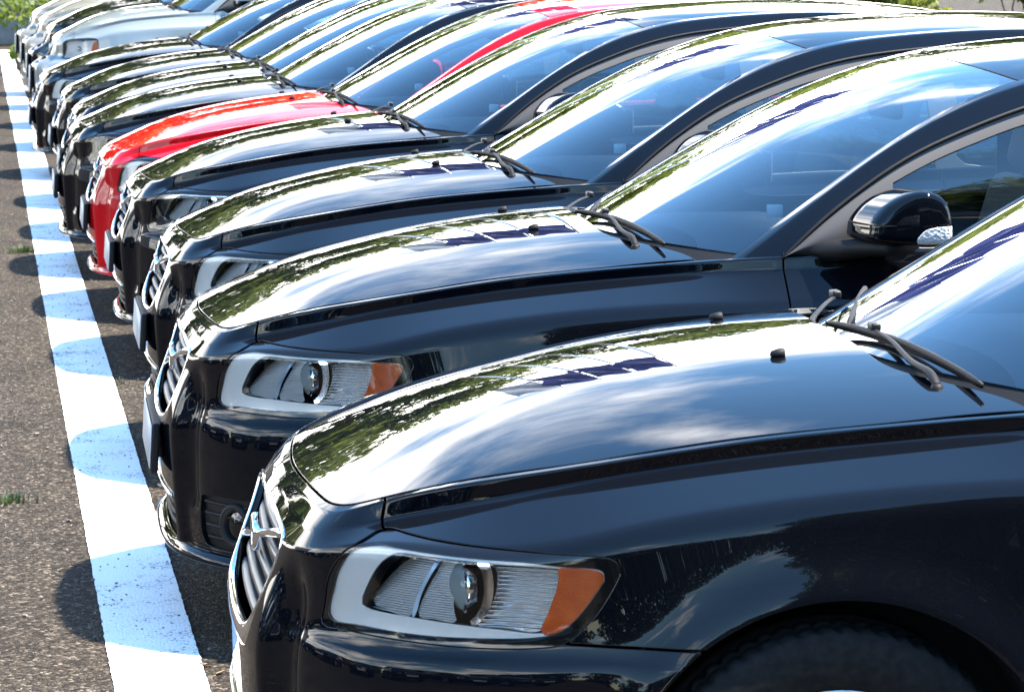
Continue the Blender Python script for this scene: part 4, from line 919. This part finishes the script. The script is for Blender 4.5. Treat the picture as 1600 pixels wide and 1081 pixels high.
# building across the car park, seen only mirrored in the car noses
t = empty('office_building', (-27, 31, 0)); t.rotation_euler = (0, 0, math.radians(-38)); tag(t, 'grey flat-roofed building with blue fascia across the car park', 'building')
obj('wall', rbox((0, 0, 4.2), (16, 9, 8.4), .05, 1), 'facade_grey', t, True); obj('fascia', rbox((0, -4.56, 3.6), (16.1, .2, 1.2), .03, 1), 'fascia_blue', t, True); obj('roof_edge', rbox((0, 0, 8.5), (16.5, 9.5, .22), .03, 1), 'facade_light', t, True)
for i in range(6):
    obj('window', rbox((-6.6+i*2.65, -4.53, 6.2), (1.7, .1, 1.7), .02, 1), 'pane_dark', t, True)
    obj('shop_window', rbox((-6.6+i*2.65, -4.53, 1.5), (2.3, .1, 2.4), .02, 1), 'pane_dark', t, True)

# low wall, shrubs and weeds at the far end
w_ = obj('low_wall', rbox((-9.2, 54, .33), (20.5, .35, .66), .03, 2), 'concrete'); tag(w_, 'low grey concrete wall at the far end of the parking line', 'wall')
cp = obj('coping', rbox((-9.2, 54, .69), (20.6, .45, .06), .01, 2), 'facade_light', w_)
def shrub(seed, x, y, r, h, leaf, n, size, label, cat='shrub'):
    rs = np.random.default_rng(seed); bl = [(rs.normal(0, r*.35), rs.normal(0, r*.35), h*rs.uniform(.3, .75), r*rs.uniform(.4, .6)) for _ in range(7)]
    t = empty('shrub', (x, y, 0)); tag(t, label, cat); obj('foliage', leaf_cloud(rs, bl, n, size), leaf, t)
    obj('stem', join(*[limb(rs, (0, 0, 0), (b[0], b[1], b[2]), .02, .008) for b in bl]), 'bark', t)
shrub(1, 1.35, 50.5, .9, 1.25, 'leaf_lime', 2600, .06, 'bright green shrub against the far end of the low wall')
shrub(2, 2.6, 51.5, .9, 1.3, 'leaf_mid', 2200, .06, 'dark green shrub behind the last car at the row end')
shrub(3, .50, 43.0, .22, .42, 'leaf_lime', 420, .035, 'small yellow-green weed by the nose of the last car')
for i in range(13):
    shrub(20+i, 9+i*2.6, 57+((i*7) % 3)*.5, 1.4, 1.9, 'leaf_light' if i % 2 else 'leaf_mid', 2000, .10, ['clipped', 'rounded'][i % 2]+' green bush number %s along the back edge of the car park' % ['one', 'two', 'three', 'four', 'five', 'six', 'seven', 'eight', 'nine', 'ten', 'eleven', 'twelve', 'thirteen'][i], 'bush')

# tufts of grass in the asphalt, a few stones and dry leaves
def tuft(seed, x, y, n, h, label):
    rs = np.random.default_rng(seed); ms = []
    for i in range(n):
        a = rs.uniform(0, 6.28); r = rs.uniform(0, .07); L = h*rs.uniform(.5, 1.2); b = np.array([r*math.cos(a)*1.6, r*math.sin(a), 0]); d = np.array([math.cos(a)*L*.55, math.sin(a)*L*.55, L]); s = np.array([-math.sin(a), math.cos(a), 0])*.003
        ms.append(Msh([b-s, b+s, b+d*.5-s*.8+np.array([0, 0, .01]), b+d*.5+s*.8+np.array([0, 0, .01]), b+d], [(0, 1, 3), (0, 3, 2), (2, 3, 4)]))
    tag(obj('grass_tuft', join(*ms), 'leaf_dark', loc=(x, y, 0)), label, 'grass', kind='stuff')
tuft(1, .20, 17.55, 110, .038, 'larger grass tuft growing left of the white line'); tuft(2, .055, 9.62, 80, .026, 'small grass tuft in the asphalt at the left edge'); tuft(3, .484, 12.18, 16, .022, 'tiny grass sprig on the edge of the white line')
for i, (x, y, r, lab) in enumerate([(.535, 9.80, .020, 'pale rounded stone between the white line and the second car'), (.70, 13.6, .016, 'pale stone chip lying in a car shadow right of the line'), (.078, 7.93, .010, 'small flat stone chip left of the line near the bottom'), (.225, 9.25, .012, 'brown stone chip just left of the white line'), (.16, 10.94, .011, 'dark stone chip in the second shadow band left of the line'), (.60, 12.3, .012, 'grey stone chip right of the line in front of the third car')]):
    tag(obj('stone', Msh(pebble_mesh(40+i, r).V+np.array([x, y, r*.4]), pebble_mesh(40+i, r).T), 'stone', flat=True), lab, 'stone')
for i, (x, y) in enumerate([(.495, 7.3), (.52, 7.22)]):
    d = np.array([(-.02, 0, .006), (0, -.008, .010), (.022, .002, .007), (0, .009, .004)]); tag(obj('dry_leaf', Msh(rot(Msh(d, [(0, 1, 2), (0, 2, 3)]), rotm('Z', i*.9)).V+np.array([x, y, 0]), [(0, 1, 2), (0, 2, 3)]), 'dry_leaf'), ['curled', 'flat'][i]+' dry leaf right of the white line at the bottom edge', 'leaf')
